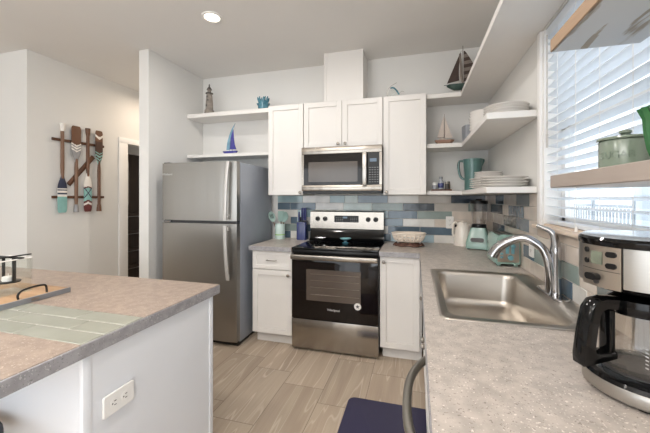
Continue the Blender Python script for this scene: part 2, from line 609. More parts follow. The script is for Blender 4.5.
def rrect(x0, x1, y0, y1, r, n=6):
    out = []
    for cx, cy, a0 in ((x1 - r, y1 - r, 0), (x0 + r, y1 - r, 90), (x0 + r, y0 + r, 180), (x1 - r, y0 + r, 270)):
        for i in range(n + 1):
            a = R(a0 + 90.0 * i / n)
            out.append((cx + r * math.cos(a), cy + r * math.sin(a)))
    return out


def zl(poly, z):
    return [(p[0], p[1], z) for p in poly]


def text_mesh(name, s, size, mat, parent, loc, rot, depth=0.0006, label=None):
    cu = bpy.data.curves.new(name, 'FONT')
    cu.body = s
    cu.size = size
    cu.extrude = depth
    cu.align_x = 'CENTER'
    cu.align_y = 'CENTER'
    tmp = bpy.data.objects.new(name + '_tmp', cu)
    C.objects.link(tmp)
    bpy.context.view_layer.update()
    dg = bpy.context.evaluated_depsgraph_get()
    me = bpy.data.meshes.new_from_object(tmp.evaluated_get(dg))
    bpy.data.objects.remove(tmp)
    bpy.data.curves.remove(cu)
    me.materials.clear()
    me.materials.append(M[mat])
    o = bpy.data.objects.new(name, me)
    C.objects.link(o)
    o.parent = parent
    o.location = loc
    o.rotation_euler = rot
    if label:
        o['label'] = label
    return o


CA, SA = math.cos(R(15.8)), math.sin(R(15.8))


def ratio(px):
    l = (px - 325.0) / 322.0
    return (CA * l - SA) / (SA * l + CA)


def bx(px, Y=3.37):              # place on a plane facing the room at depth Y
    return Y * ratio(px)


def ry(px, X=0.661):             # place along a side plane at X
    return X / ratio(px)


# ------------------------------------------------------------------ the room
HC = 2.805
b = MB(); b.box(-6.1, 0.80, -4.4, 4.5, -0.06, 0.0); struct('floor', b, 'floor')
b = MB(); b.box(-6.1, 0.80, -4.4, 4.5, HC, HC + 0.06); struct('ceiling', b, 'ceiling')
b = MB(); b.box(-2.497, 0.80, 3.37, 3.47, 0, HC); struct('wall_back', b, 'wall')
b = MB(); b.box(-2.611, -2.497, 2.54, 4.4, 0, HC); struct('wall_partition', b, 'wall')
b = MB(); b.box(-3.73, -2.497, 4.4, 4.5, 0, HC); struct('wall_hall_end', b, 'wall')
b = MB()
b.box(-3.73, -3.63, 2.217, 3.34, 0, HC)
b.box(-3.73, -3.63, 4.10, 4.4, 0, HC)
b.box(-3.73, -3.63, 3.34, 4.10, 2.064, HC)
struct('wall_hall', b, 'wall')
b = MB(); b.box(-6.0, -3.73, 2.217, 2.317, 0, HC); struct('wall_dining', b, 'wall')
b = MB(); b.box(-6.1, -6.0, -4.3, 2.317, 0, HC); struct('wall_left', b, 'wall')
# closet beyond the hall doorway
b = MB()
b.box(-4.75, -3.73, 4.30, 4.40, 0, 2.4)
b.box(-4.85, -4.75, 2.9, 4.40, 0, 2.4)
b.box(-4.75, -3.73, 2.9, 2.95, 0, 2.4)
b.box(-4.85, -3.73, 2.9, 4.40, 2.4, 2.44)
struct('wall_closet', b, 'wall')
# right wall with the sink window
WY0, WY1, WZ0, WZ1 = 0.95, 1.995, 1.215, 2.262
b = MB()
b.box(0.661, 0.80, -4.3, -3.15, 0, HC)
b.box(0.661, 0.80, -1.05, WY0, 0, HC)
b.box(0.661, 0.80, -3.15, -1.05, 2.2, HC)  # wall over the unseen opening added for the side fill
b.box(0.661, 0.80, WY1, 3.37, 0, HC)
b.box(0.661, 0.80, WY0, WY1, 0, WZ0)
b.box(0.661, 0.80, WY0, WY1, WZ1, HC)
struct('wall_right', b, 'wall')
# rear wall behind the camera with wide assumed opening for the rear fill
b = MB()
b.box(-6.0, -4.75, -4.4, -4.3, 0, HC)
b.box(-0.05, 0.661, -4.4, -4.3, 0, HC)
b.box(-4.75, -0.05, -4.4, -4.3, 2.35, HC)
struct('wall_rear', b, 'wall')
# hall door casing
b = MB()
b.box(-3.629, -3.612, 3.21, 3.338, 0, 2.0655, 0.002)
b.box(-3.629, -3.612, 4.102, 4.23, 0, 2.0655, 0.002)
b.box(-3.629, -3.612, 3.21, 4.23, 2.066, 2.136, 0.003)
b.box(-3.73, -3.629, 3.325, 3.339, 0, 2.07)
struct('trim_1', b, 'trimpaint')

# window: casing, frame, sashes and panes
b = MB()
b.box(0.645, 0.661, 1.996, 2.041, 1.19, 2.262, 0.003)
b.box(0.645, 0.661, 0.885, 0.949, 1.19, 2.262, 0.003)
b.box(0.662, 0.80, 1.985, 1.995, 1.216, 2.261)
b.box(0.662, 0.80, 0.951, 0.961, 1.216, 2.261)
w1 = struct('window_1', b, 'trimpaint')
b = MB()
for (z0, z1, x) in ((1.225, 1.72, 0.742), (1.70, 2.255, 0.766)):
    b.box(x, x + 0.022, 0.965, 1.98, z0, z0 + 0.036)
    b.box(x, x + 0.022, 0.965, 1.98, z1 - 0.034, z1)
    b.box(x, x + 0.022, 0.965, 1.005, z0, z1)
    b.box(x, x + 0.022, 1.94, 1.98, z0, z1)
struct('window_sash', b, 'trimpaint', w1)
b = MB()
b.box(0.752, 0.755, 1.004, 1.941, 1.26, 1.69)
b.box(0.776, 0.779, 1.004, 1.941, 1.735, 2.222)
struct('window_pane', b, 'pane', w1)
b = MB()
b.box(0.622, 0.661, 0.87, 2.055, 1.196, 1.2145, 0.004)
b.box(0.661, 0.74, 0.96, 1.985, 1.2155, 1.222)
struct('window_sill', b, 'sillwood', w1)
b = MB(); b.box(0.651, 0.6605, 0.4, 2.05, 1.153, 1.195); struct('trim_2', b, 'beigetrim')

# blind inside the window recess
bl = thing('window_blind', 'white horizontal slat blind over the sink window', 'blind', (0.695, 1.473, 1.222))
b = MB(); b.box(-0.028, 0.028, -0.505, 0.505, 0.985, 1.035, 0.004); part('headrail', b, 'blind', bl)
b = MB()
nsl = 21
for i in range(nsl):
    z = 0.045 + i * 0.0452
    t = R(-13)
    prof = []
    for s in range(-3, 4):
        q = s / 3.0 * 0.0245
        prof.append((q * math.cos(t), z + q * math.sin(t) + 0.002 * (1 - (s / 3.0) ** 2)))
    top = [(x, zz + 0.0013) for x, zz in prof]
    bot = [(x, zz - 0.0013) for x, zz in prof][::-1]
    b.prism(top + bot, 'xz', -0.503, 0.503)
part('slats', b, 'blind', bl)
b = MB(); b.box(-0.025, 0.025, -0.503, 0.503, 0.004, 0.022, 0.004); part('bottom_rail', b, 'blind', bl)
for yy in (-0.38, -0.02, 0.36):
    b = MB()
    for xx in (-0.0275, 0.0275):
        b.cyl((xx, yy, 0.012), (xx, yy, 0.985), 0.0009, seg=6)
    part('ladder_cord', b, 'white', bl)
b = MB(); b.cyl((-0.04, 0.452, 0.985), (-0.04, 0.452, 0.47), 0.0035, seg=8); b.cyl((-0.04, 0.452, 0.47), (-0.04, 0.452, 0.40), 0.0055, seg=8)
part('tilt_wand', b, 'wand', bl, 'slim grey tilt wand')
for yy in (-0.23, 0.15):
    b = MB()
    b.tube([(-0.036, yy, 0.985), (-0.036, yy, 0.06), (-0.036, yy + 0.01, 0.03), (-0.036, yy - 0.006, 0.012)], 0.0012, 6)
    b.lathe([(0.002, 0), (0.006, -0.004), (0.007, -0.02), (0.003, -0.024)], (-0.036, yy - 0.006, 0.014), 10)
    part('pull_cord', b, 'white', bl)

# outside the window
b = MB(); b.box(0.81, 30, -25, 30, -0.7, -0.6); struct('ground', b, 'ground')
fe = thing('fence', 'pale weathered railing fence seen low through the sink window', 'fence', (8.0, 12.0, -0.6))
for i in range(9):
    b = MB(); b.box(-0.06, 0.06, -12 + i * 3.0 - 0.06, -12 + i * 3.0 + 0.06, 0, 1.95, 0.01); part('fence_post', b, 'slatwood', fe)
b = MB(); b.box(-0.03, 0.03, -12, 12, 0.25, 0.35); b.box(-0.03, 0.03, -12, 12, 1.55, 1.68); part('rail', b, 'slatwood', fe)
b = MB()
for i in range(96):
    y = -12 + 0.125 + i * 0.25
    b.box(-0.025, 0.025, y - 0.05, y + 0.05, 0.36, 1.54)
o = part('pickets', b, 'slatwood', fe)


def house(loc, w, d, h, label, group=None):
    t = thing('house', label, 'house', loc)
    b = MB(); b.box(-d / 2, d / 2, -w / 2, w / 2, 0, h); part('walls', b, 'siding', t)
    b = MB(); b.prism([(-w / 2 - 0.4, h), (w / 2 + 0.4, h), (0, h + 1.8)], 'yz', -d / 2 - 0.3, d / 2 + 0.3); part('roof', b, 'roofing', t)
    for i in range(3):
        y = -w / 2 + (i + 0.5) * w / 3
        b = MB(); b.box(-d / 2 - 0.04, -d / 2 - 0.005, y - 0.5, y + 0.5, h * 0.45, h * 0.45 + 1.2); part('window', b, 'darkgrey', t)


house((16, 19, -0.6), 9, 7, 3.6, 'pale sided house beyond the fence, left in the sink window')
house((17, 7.5, -0.6), 8, 7, 3.4, 'pale sided house beyond the fence, right in the sink window')
for px_, lab in ((1.9, 'porch post left in the view through the sink window'), (1.5, 'porch post right in the view through the sink window')):
    X_ = 2.6
    b = MB(); b.box(-0.06, 0.06, -0.06, 0.06, 0, 3.3, 0.01); b.box(-0.08, 0.08, -0.08, 0.08, 0, 0.2, 0.01)
    solo('porch_post', b, 'siding', 'white square ' + lab, 'post', (X_, X_ / (0.645 if px_ > 1.7 else 0.555), -0.6))

# ------------------------------------------------------------------ recessed lamp
t = thing('ceiling_light', 'round recessed light glowing in the kitchen ceiling', 'ceiling light', (-1.567, 2.227, HC))
b = MB(); b.lathe([(0.062, -0.001), (0.082, -0.001), (0.080, -0.007), (0.064, -0.010), (0.058, -0.006)], seg=40, cap=False); b.lathe([(0.058, -0.0055), (0.082, -0.0012)], seg=40, cap=False)
part('trim_ring', b, 'white', t)
b = MB(); b.lathe([(0.0, -0.002), (0.058, -0.002), (0.058, -0.005), (0.0, -0.005)], seg=40); part('diffuser', b, 'lampglow', t)


# ------------------------------------------------------------------ cabinets
def shaker(mb, x0, x1, z0, z1, y, rail=0.056, th=0.02):
    mb.box(x0, x0 + rail, y, y + th, z0, z1, 0.0015, 1)
    mb.box(x1 - rail, x1, y, y + th, z0, z1, 0.0015, 1)
    mb.box(x0 + rail, x1 - rail, y, y + th, z0, z0 + rail, 0.0015, 1)
    mb.box(x0 + rail, x1 - rail, y, y + th, z1 - rail, z1, 0.0015, 1)
    mb.box(x0 + rail, x1 - rail, y + 0.010, y + th, z0 + rail, z1 - rail)
    return mb


def knob(mb, x, y, z):
    # round knob sticking out towards -y from the plane y
    prof = [(0.006, 0.0), (0.0055, 0.012), (0.013, 0.016), (0.0155, 0.022), (0.013, 0.029), (0.004, 0.032)]
    loops = [[(x + r * math.cos(2 * PI * k / 16), y - h, z + r * math.sin(2 * PI * k / 16)) for k in range(16)] for r, h in prof]
    return mb.loft(loops)


def cabinet(name, label, cat, x0, x1, z0, z1, yf, yb, doors, loc=None, group=None, kick=False, rz=0):
    """doors: (kind, x0, x1, z0, z1, hardware) in local coordinates; front faces -y"""
    cx = (x0 + x1) / 2
    t = thing(name, label, cat, (cx, yf, z0 if not kick else 0.0) if loc is None else loc, rz, group)
    off = 0 if kick else z0
    b = MB(); b.box(x0 - cx, x1 - cx, 0.021, yb - yf, z0 - off, z1 - off, 0.001, 1); part('body', b, 'cab', t)
    if kick:
        b = MB(); b.box(x0 - cx + 0.02, x1 - cx, 0.07, yb - yf - 0.01, 0.0, z0 - 0.001); part('toe_kick', b, 'toekick', t)
    for kind, a0, a1, c0, c1, hw in doors:
        b = MB(); shaker(b, a0 - cx, a1 - cx, c0 - off, c1 - off, 0.0, 0.05 if kind == 'door' else 0.036)
        d = part('door' if kind == 'door' else 'drawer', b, 'cab', t)
        if hw and hw[0] == 'knob':
            b = MB(); knob(b, hw[1] - cx, 0.0, hw[2] - off); part('knob', b, 'nickel', d, 'round satin nickel knob')
        elif hw:
            b = MB()
            b.tube([(hw[1] - cx - 0.045, 0.0, hw[2] - off), (hw[1] - cx - 0.045, -0.022, hw[2] - off), (hw[1] - cx - 0.03, -0.028, hw[2] - off),
                    (hw[1] - cx + 0.03, -0.028, hw[2] - off), (hw[1] - cx + 0.045, -0.022, hw[2] - off), (hw[1] - cx + 0.045, 0.0, hw[2] - off)], 0.005, 8)
            part('bar_pull', b, 'nickel', d, 'satin nickel bar pull')
    return t


UY = 3.02
cabinet('wall_cabinet', 'white single door wall cabinet left of the microwave', 'cabinet', -1.462, -1.078, 1.388, 2.302, UY, 3.368,
        [('door', -1.459, -1.081, 1.391, 2.299, ('knob', -1.108, 1.415))])
cabinet('wall_cabinet', 'white double door wall cabinet above the microwave', 'cabinet', -1.076, -0.297, 1.850, 2.302, UY, 3.368,
        [('door', -1.073, -0.6885, 1.853, 2.299, ('knob', -0.722, 1.882)), ('door', -0.6845, -0.300, 1.853, 2.299, ('knob', -0.651, 1.882))])
cabinet('wall_cabinet', 'white single door wall cabinet right of the microwave', 'cabinet', -0.295, 0.089, 1.388, 2.302, UY, 3.368,
        [('door', -0.292, 0.086, 1.391, 2.299, ('knob', -0.262, 1.415))])
b = MB()
b.box(-0.887, -0.493, 3.10, 3.369, 2.303, HC - 0.001)
for x in (-0.887, -0.493 - 0.022):
    b.box(x, x + 0.022, 3.094, 3.10, 2.303, HC - 0.001)
solo('vent_chase', b, 'cab', 'white boxed vent chase from cabinet tops up to the ceiling', 'vent chase')

# base cabinets
cabinet('base_cabinet', 'narrow white base cabinet with drawer between fridge and range', 'cabinet', -1.488, -1.084, 0.10, 0.872, 2.735, 3.365,
        [('drawer', -1.484, -1.088, 0.700, 0.868, ('bar', -1.286, 0.784)), ('door', -1.484, -1.088, 0.104, 0.692, ('knob', -1.118, 0.655))], kick=True)
cabinet('base_cabinet', 'white base cabinet door right of the range', 'cabinet', -0.296, 0.045, 0.10, 0.872, 2.735, 3.365,
        [('door', -0.292, 0.028, 0.104, 0.868, ('knob', -0.262, 0.825))], kick=True)


def side_cabinet(label, y0, y1, doors, low=False):
    # fronts face -X: local x runs along world -Y
    cy = (y0 + y1) / 2
    t = thing('base_cabinet', label, 'cabinet', (0.055, cy, 0), R(-90))
    w = (y1 - y0) / 2
    b = MB()
    if low:      # open inside so that the sink bowl hangs free
        b.box(-w, -w + 0.018, 0.021, 0.60, 0.10, 0.872); b.box(w - 0.018, w, 0.021, 0.60, 0.10, 0.872)
        b.box(-w + 0.018, w - 0.018, 0.021, 0.60, 0.10, 0.118); b.box(-w + 0.018, w - 0.018, 0.021, 0.035, 0.70, 0.872)
        b.box(-w + 0.018, w - 0.018, 0.59, 0.60, 0.118, 0.872)
    else:
        b.box(-w, w, 0.021, 0.60, 0.10, 0.872)
    part('body', b, 'cab', t)
    b = MB(); b.box(-w, w, 0.07, 0.59, 0.0, 0.099); part('toe_kick', b, 'toekick', t)
    for kind, a0, a1, c0, c1, k in doors:
        b = MB(); shaker(b, a0, a1, c0, c1, 0.0, 0.05 if kind == 'door' else 0.036)
        d = part(kind, b, 'cab', t)
        if k:
            b = MB(); knob(b, k[0], 0.0, k[1]); part('knob', b, 'nickel', d, 'round satin nickel knob')
    return t


side_cabinet('white base cabinet under the sink, its knobs past the counter edge', 1.245, 2.125,
             [('drawer', -0.437, 0.437, 0.700, 0.868, None), ('door', -0.437, -0.003, 0.104, 0.692, (-0.036, 0.632)), ('door', 0.003, 0.437, 0.104, 0.692, (0.036, 0.632))], True)
side_cabinet('white corner base cabinet between the sink cabinet and the range side', 2.128, 2.705, [('door', -0.28, 0.235, 0.104, 0.868, (-0.06, 0.62))])
side_cabinet('white base cabinet at the near end of the sink counter', -0.25, 0.60, [('door', -0.42, 0.42, 0.104, 0.868, None)])

# dishwasher
t = thing('dishwasher', 'dishwasher with grey bow handle under the counter beside the sink', 'dishwasher', (0.055, 0.922, 0), R(-90))
b = MB(); b.box(-0.315, 0.315, 0.021, 0.60, 0.10, 0.870, 0.002); b.box(-0.31, 0.31, 0.07, 0.59, 0.0, 0.10); part('body', b, 'darkgrey', t)
b = MB(); b.box(-0.314, 0.314, -0.004, 0.020, 0.11, 0.868, 0.004); part('door', b, 'steel', t)
b = MB()
pts = []
for i in range(17):
    u = -1 + 2 * i / 16.0
    pts.append((u * 0.275, -0.004 - 0.075 * (1 - abs(u) ** 2.6), 0.800))
b.tube(pts, 0.0125, 10)
part('handle', b, 'greysatin', t, 'curved grey bow handle')

# ------------------------------------------------------------------ counters
def counter_top(name, label, boxes, fronts, mat='quartz', loc=(0, 0, 0)):
    t = thing(name, label, 'countertop', loc)
    b = MB()
    for q in boxes:
        b.box(*q, 0.874, 0.914)
    part('slab', b, mat, t)
    b = MB()
    for q in fronts:
        b.box(*q, 0.872, 0.9125, 0.002, 1)
    part('edge_band', b, 'edge', t, 'speckled edge band greyed for cool daylight')
    return t


counter_top('countertop', 'short taupe countertop between fridge and range', [(-1.508, -1.082, 2.71, 3.369)], [(-1.508, -1.082, 2.707, 2.71), (-1.511, -1.508, 2.707, 3.36)])
SX0, SX1, SY0, SY1 = 0.113, 0.560, 1.30, 2.085
counter_top('countertop', 'long taupe speckled countertop holding the sink along the window wall',
            [(-0.298, 0.660, 2.71, 3.369), (0.03, 0.660, SY1, 2.71), (0.03, SX0, SY0, SY1), (SX1, 0.660, SY0, SY1), (0.03, 0.660, -0.28, SY0)],
            [(-0.298, 0.030, 2.707, 2.71), (0.027, 0.03, -0.28, 2.707)])


# ------------------------------------------------------------------ tile backsplashes
def tiles(name, label, rows, conv, ztop, zh, plane, start, mats=TILE, grout='grout'):
    keys = list(mats)
    b = MB([M[grout]] + [mats[k] for k in keys])
    n = len(rows)
    g = 0.0016
    lo, hi = 1e9, -1e9
    for r, row in enumerate(rows):
        z1 = ztop - r * zh
        z0 = z1 - zh
        a = conv(start[r] if isinstance(start, list) else start)
        for px, k in row:
            e = conv(px) if px < 1000 else px - 2000
            lo = min(lo, a, e); hi = max(hi, a, e)
            p, q = min(a, e) + g, max(a, e) - g
            if q - p > 0.004:
                d = random.uniform(0, 0.0012)
                if plane == 'back':
                    b.box(p, q, 3.360 - d, 3.3665, z0 + g, z1 - g, 0.0014, 1, mi=1 + keys.index(k))
                else:
                    b.box(0.651 - d, 0.6575, p, q, z0 + g, z1 - g, 0.0014, 1, mi=1 + keys.index(k))
            a = e
    if plane == 'back':
        b.box(lo, hi, 3.3625, 3.3695, ztop - n * zh, ztop, mi=0)
    else:
        b.box(0.6535, 0.6605, 2.045, hi, ztop - n * zh, ztop, mi=0)
        b.box(0.6535, 0.6605, lo, 2.0445, ztop - n * zh, ztop - 3 * zh, mi=0)
    return solo(name, b, None, label, 'backsplash')


ZT, ZH = 1.3865, (1.3865 - 0.9145) / 6
tiles('tile_backsplash', 'glossy blue, sage and white tile backsplash behind the range', [
    [(303, 't'), (330, 'w'), (345, 't'), (358, 'p'), (388, 'b'), (418.5, 'w'), (451, 'n'), (485, 'd'), (488.3, 'n')],
    [(290.5, 's'), (316, 's'), (343.5, 'w'), (372, 'p'), (403, 'g'), (434.5, 'd'), (468, 'n'), (474, 'g'), (488.3, 'd')],
    [(298, 'w'), (316, 't'), (344, 'p'), (388, 'l'), (417.5, 's'), (452, 'g'), (488.3, 'c')],
    [(291, 'w'), (297.5, 's'), (304, 't'), (330, 'w'), (360, 'b'), (403, 'b'), (434.5, 'w'), (454, 'c'), (488.3, 'c')],
    [(297.5, 'g'), (308, 't'), (316, 's'), (345, 'p'), (388, 'w'), (420, 's'), (453, 's'), (488.3, 'n')],
    [(291, 's'), (298, 'w'), (310, 'w'), (340, 'b'), (365, 'p'), (391, 's'), (434, 'l'), (454, 'w'), (476, 'n'), (488.3, 'c')],
], bx, ZT, ZH, 'back', 278)
Yn = 2000.0   # row ends beyond px values are given as 2000 + metres
tiles('tile_backsplash', 'slate and cream tile backsplash on the window wall behind the toaster', [
    [(497, 'c'), (505, 's'), (518, 'n'), (531, 'e'), (Yn + 2.045, 'c')],
    [(492, 'n'), (504, 'd'), (510, 'c'), (525.5, 's'), (Yn + 2.045, 'c')],
    [(495, 'c'), (505, 'n'), (518, 'e'), (531, 's'), (Yn + 2.045, 'c')],
    [(494, 'c'), (500, 'd'), (506, 's'), (510, 'n'), (526, 'c'), (541, 'c'), (Yn + 1.70, 'c'), (Yn + 1.40, 'c'), (Yn + 1.0, 'c'), (Yn + 0.4, 'c')],
    [(497, 'n'), (512, 's'), (525, 'c'), (536, 's'), (547, 'g'), (563, 'n'), (582, 'g'), (600, 'c'), (Yn + 1.0, 'e'), (Yn + 0.7, 'c'), (Yn + 0.4, 'g')],
    [(500, 's'), (515, 'c'), (532, 'c'), (552, 'c'), (564, 'n'), (575, 's'), (590, 'w'), (Yn + 1.2, 'c'), (Yn + 1.0, 's'), (Yn + 0.7, 'w'), (Yn + 0.4, 'c')],
], ry, ZT, ZH, 'side', 488.3)


# ------------------------------------------------------------------ open shelves
def shelf(label, boxes, name='wall_shelf', mat='shelf'):
    b = MB()
    for q in boxes:
        b.box(*q, 0.002, 1)
    return solo(name, b, mat, label, 'shelf')


shelf('upper white wall shelf above the refrigerator', [(-2.496, -1.463, 3.085, 3.369, 2.261, 2.306)])
shelf('lower white wall shelf just over the refrigerator', [(-2.496, -1.463, 3.085, 3.369, 1.812, 1.847)])
shelf('highest white corner shelf running on above the window', [(0.091, 0.385, 3.085, 3.369, 2.266, 2.306), (0.385, 0.660, 0.2, 3.369, 2.266, 2.306)])
shelf('middle white corner shelf with bowls and plates', [(0.091, 0.391, 3.085, 3.369, 1.815, 1.853), (0.391, 0.660, 2.045, 3.369, 1.815, 1.853)])
shelf('lowest white corner shelf with pitcher and plates', [(0.091, 0.391, 3.085, 3.369, 1.389, 1.4245), (0.391, 0.660, 2.045, 3.369, 1.389, 1.4245)])
for z0, z1, fm, lab, bm_ in ((1.392, 1.4305, 'shelf_front', 'beige edged shelf across the window carrying green canister', 'shelf'),
                             (1.822, 1.862, 'shelf_raw', 'grey painted shelf with raw pine edge high across the window', 'worn')):
    t = thing('window_shelf', lab, 'shelf', (0.41, 1.18, z0))
    b = MB(); b.box(0.006, 0.234, -0.98, 0.0, 0, z1 - z0, 0.002, 1); part('board', b, bm_, t)
    b = MB(); b.box(0.0, 0.0055, -0.98, 0.0, 0, z1 - z0, 0.002, 1); part('front_edge', b, fm, t, 'bare wood front edge')

# ------------------------------------------------------------------ refrigerator
FX0, FX1 = -2.378, -1.563
fc = (FX0 + FX1) / 2
t = thing('refrigerator', 'stainless steel top freezer refrigerator beside the partition wall', 'refrigerator', (fc, 2.577, 0))
hw = (FX1 - FX0) / 2
b = MB(); b.box(-hw + 0.004, hw - 0.002, 0.075, 0.745, 0.03, 1.690, 0.006); part('body', b, 'fridgeside', t, 'dark grey painted side and top')


def fridge_door(z0, z1, name):
    b = MB()
    poly = []
    n = 14
    for i in range(n + 1):
        u = -1 + 2 * i / n
        poly.append((u * hw, 0.012 * (abs(u) ** 6) - 0.001))
    poly += [(hw, 0.066), (-hw, 0.066)]
    b.prism(poly, 'xy', z0, z1)
    return part(name, b, 'fridge', t)


d1 = fridge_door(1.150, 1.696, 'freezer_door')
d2 = fridge_door(0.050, 1.122, 'door')


def fridge_handle(parent, z0, z1, flip):
    b = MB()
    hx = hw - 0.082
    loops = []
    n = 12
    for i in range(n + 1):
        u = i / n
        z = z0 + (z1 - z0) * u
        w = 0.0165
        s = (u if flip else 1 - u)
        off = 0.018 * (s ** 1.6)
        dd = -0.052 + 0.02 * (s ** 3)
        if i in (0, n):
            pass
        lp = rrect(hx - w + off, hx + w + off, dd - 0.010, dd + 0.010, 0.007, 3)
        loops.append(zl(lp, z))
    b.loft(loops)
    for z in (z0 + 0.03, z1 - 0.03):
        b.box(hx - 0.008 + 0.008, hx + 0.02, -0.04, 0.0, z - 0.015, z + 0.015, 0.003)
    part('handle', b, 'handle_steel', parent, 'bright steel vertical handle')


fridge_handle(d1, 1.158, 1.688, True)
fridge_handle(d2, 0.62, 1.112, False)
b = MB(); b.box(-hw + 0.006, hw - 0.006, 0.03, 0.074, 1.1225, 1.1495); part('divider', b, 'darkgrey', t)
b = MB(); b.box(-hw + 0.02, -hw + 0.10, 0.002, 0.03, 1.128, 1.144, 0.003); part('hinge', b, 'chrome', t, 'chrome centre hinge')
b = MB(); b.box(-hw + 0.01, -hw + 0.07, 0.02, 0.09, 1.6965, 1.706, 0.003); part('hinge_cover', b, 'darkgrey', t)
b = MB(); b.box(-hw + 0.01, hw - 0.01, 0.05, 0.70, 0.004, 0.03); part('kick_grille', b, 'black', t)
text_mesh('logo', 'Whirlpool', 0.028, 'glyph', t, (-hw + 0.065, -0.0005, 1.588), (R(90), 0, 0))

# ------------------------------------------------------------------ range
RX0, RX1, RYF = -1.079, -0.301, 2.72
rc = (RX0 + RX1) / 2
rw = (RX1 - RX0) / 2
t = thing('range', 'stainless freestanding range with black glass cooktop and oven door', 'stove', (rc, RYF, 0))
b = MB(); b.box(-rw + 0.002, rw - 0.002, 0.03, 0.62, 0.03, 0.895, 0.003); part('body', b, 'darkgrey', t)
for sx in (-1, 1):
    for yy in (0.08, 0.56):
        b = MB(); b.lathe([(0.014, 0), (0.014, 0.03)], (sx * (rw - 0.05), yy, 0), 12); part('foot', b, 'black', t)
b = MB(); b.box(-rw + 0.002, rw - 0.002, -0.012, 0.028, 0.022, 0.283, 0.005); part('drawer', b, 'steelh', t, 'stainless storage drawer front')
b = MB(); b.box(-rw + 0.002, rw - 0.002, -0.014, 0.028, 0.288, 0.858, 0.006); od = part('oven_door', b, 'oven_glass', t)
b = MB(); b.box(-0.248, 0.238, -0.0152, -0.0142, 0.455, 0.730); ow = part('oven_window', b, 'oven_window', od, 'brown tinted see-through oven window')
b = MB()
for z in (0.51, 0.575, 0.635, 0.69):
    b.cyl((-0.21, -0.0156, z), (0.225, -0.0156, z), 0.0018, seg=6)
part('oven_rack', b, 'rack', ow)
b = MB()
b.box(-rw + 0.004, rw - 0.004, -0.062, -0.040, 0.818, 0.862, 0.009, 3)
for sx in (-1, 1):
    b.box(sx * (rw - 0.03) - 0.016, sx * (rw - 0.03) + 0.016, -0.042, -0.014, 0.822, 0.852, 0.004)
part('handle', b, 'steelh', od, 'stainless oven door handle')
b = MB(); b.lathe([(0.0, 0), (0.03, 0), (0.03, 0.0008), (0.0, 0.0008)], seg=28); b.bm.transform(Matrix.Translation((0.212, -0.0145, 0.436)) @ Matrix.Rotation(R(90), 4, 'X'))
st = part('sticker', b, 'sticker', od, 'round white sticker')
b = MB()
star = [(0.019 * (1 if k % 2 == 0 else 0.42) * math.sin(PI * k / 5), 0.019 * (1 if k % 2 == 0 else 0.42) * math.cos(PI * k / 5)) for k in range(10)]
b.prism([(p[0] + 0.212, p[1] + 0.436) for p in star], 'xz', -0.0162, -0.0155); part('star_mark', b, 'darkgrey', st)
text_mesh('logo', 'Whirlpool', 0.027, 'glyph', t, (0.0, -0.0148, 0.385), (R(90), 0, 0))
# vent slot and cooktop
b = MB(); b.box(-rw + 0.002, rw - 0.002, -0.006, 0.028, 0.864, 0.897, 0.004); part('vent_trim', b, 'black', t)
b = MB(); b.box(-rw, rw, -0.014, 0.50, 0.8975, 0.918, 0.004); ct = part('cooktop', b, 'gloss_black', t)
for (x, y, r) in ((-0.2, 0.14, 0.10), (0.2, 0.14, 0.082), (-0.2, 0.37, 0.075), (0.2, 0.37, 0.10)):
    b = MB()
    for q in (r, r * 0.62):
        b.lathe([(q - 0.003, 0.9184), (q, 0.9184)], (x, y, 0), 40, cap=False)
    part('burner_ring', b, 'black', ct)
b = MB()
b.prism([(0.46, 0.9185), (0.62, 0.9185), (0.62, 1.0), (0.545, 1.06), (0.53, 1.06), (0.52, 1.03), (0.50, 0.95)], 'yz', -rw + 0.006, rw - 0.006)
part('backguard_base', b, 'gloss_black', t, 'glossy black lower back panel')
b = MB(); b.prism([(0.500, 1.045), (0.62, 1.045), (0.62, 1.225), (0.513, 1.225), (0.504, 1.216)], 'yz', -rw + 0.008, rw - 0.008)
bg = part('backguard', b, 'steelh', t, 'stainless control panel with knobs')


def on_bg(z):
    return 0.500 + 0.004 * (z - 1.045) / 0.171


for px_ in (317.8, 325.2, 368.2, 375.8):
    x = bx(px_, 3.222) - rc
    b = MB()
    zz = 1.144
    y = on_bg(zz)
    loops = [[(x + r * math.cos(2 * PI * k / 20), y - h, zz + r * math.sin(2 * PI * k / 20)) for k in range(20)] for r, h in ((0.024, 0.0), (0.024, 0.006), (0.019, 0.008), (0.017, 0.026), (0.004, 0.027))]
    b.loft(loops)
    b.box(x - 0.003, x + 0.003, y - 0.031, y - 0.02, zz - 0.017, zz + 0.017, 0.001, 1)
    part('knob', b, 'black', bg, 'round black burner knob')
x0, x1 = bx(334.3, 3.22) - rc, bx(358.6, 3.22) - rc
b = MB(); b.box(x0, x1, 0.4985, 0.503, 1.112, 1.180, 0.002, 1); cp = part('control_panel', b, 'black', bg)
b = MB(); b.box((x0 + x1) / 2 - 0.035, (x0 + x1) / 2 + 0.01, 0.4977, 0.4984, 1.152, 1.170); part('display', b, 'display', cp, 'small lit clock display')
for xa in (x0 + 0.02, x1 - 0.085):
    b = MB()
    for i in range(4):
        for j in range(3):
            b.box(xa + i * 0.02, xa + 0.012 + i * 0.02, 0.4978, 0.4984, 1.122 + j * 0.016, 1.127 + j * 0.016)
    part('touch_keys', b, 'keygrey', cp)

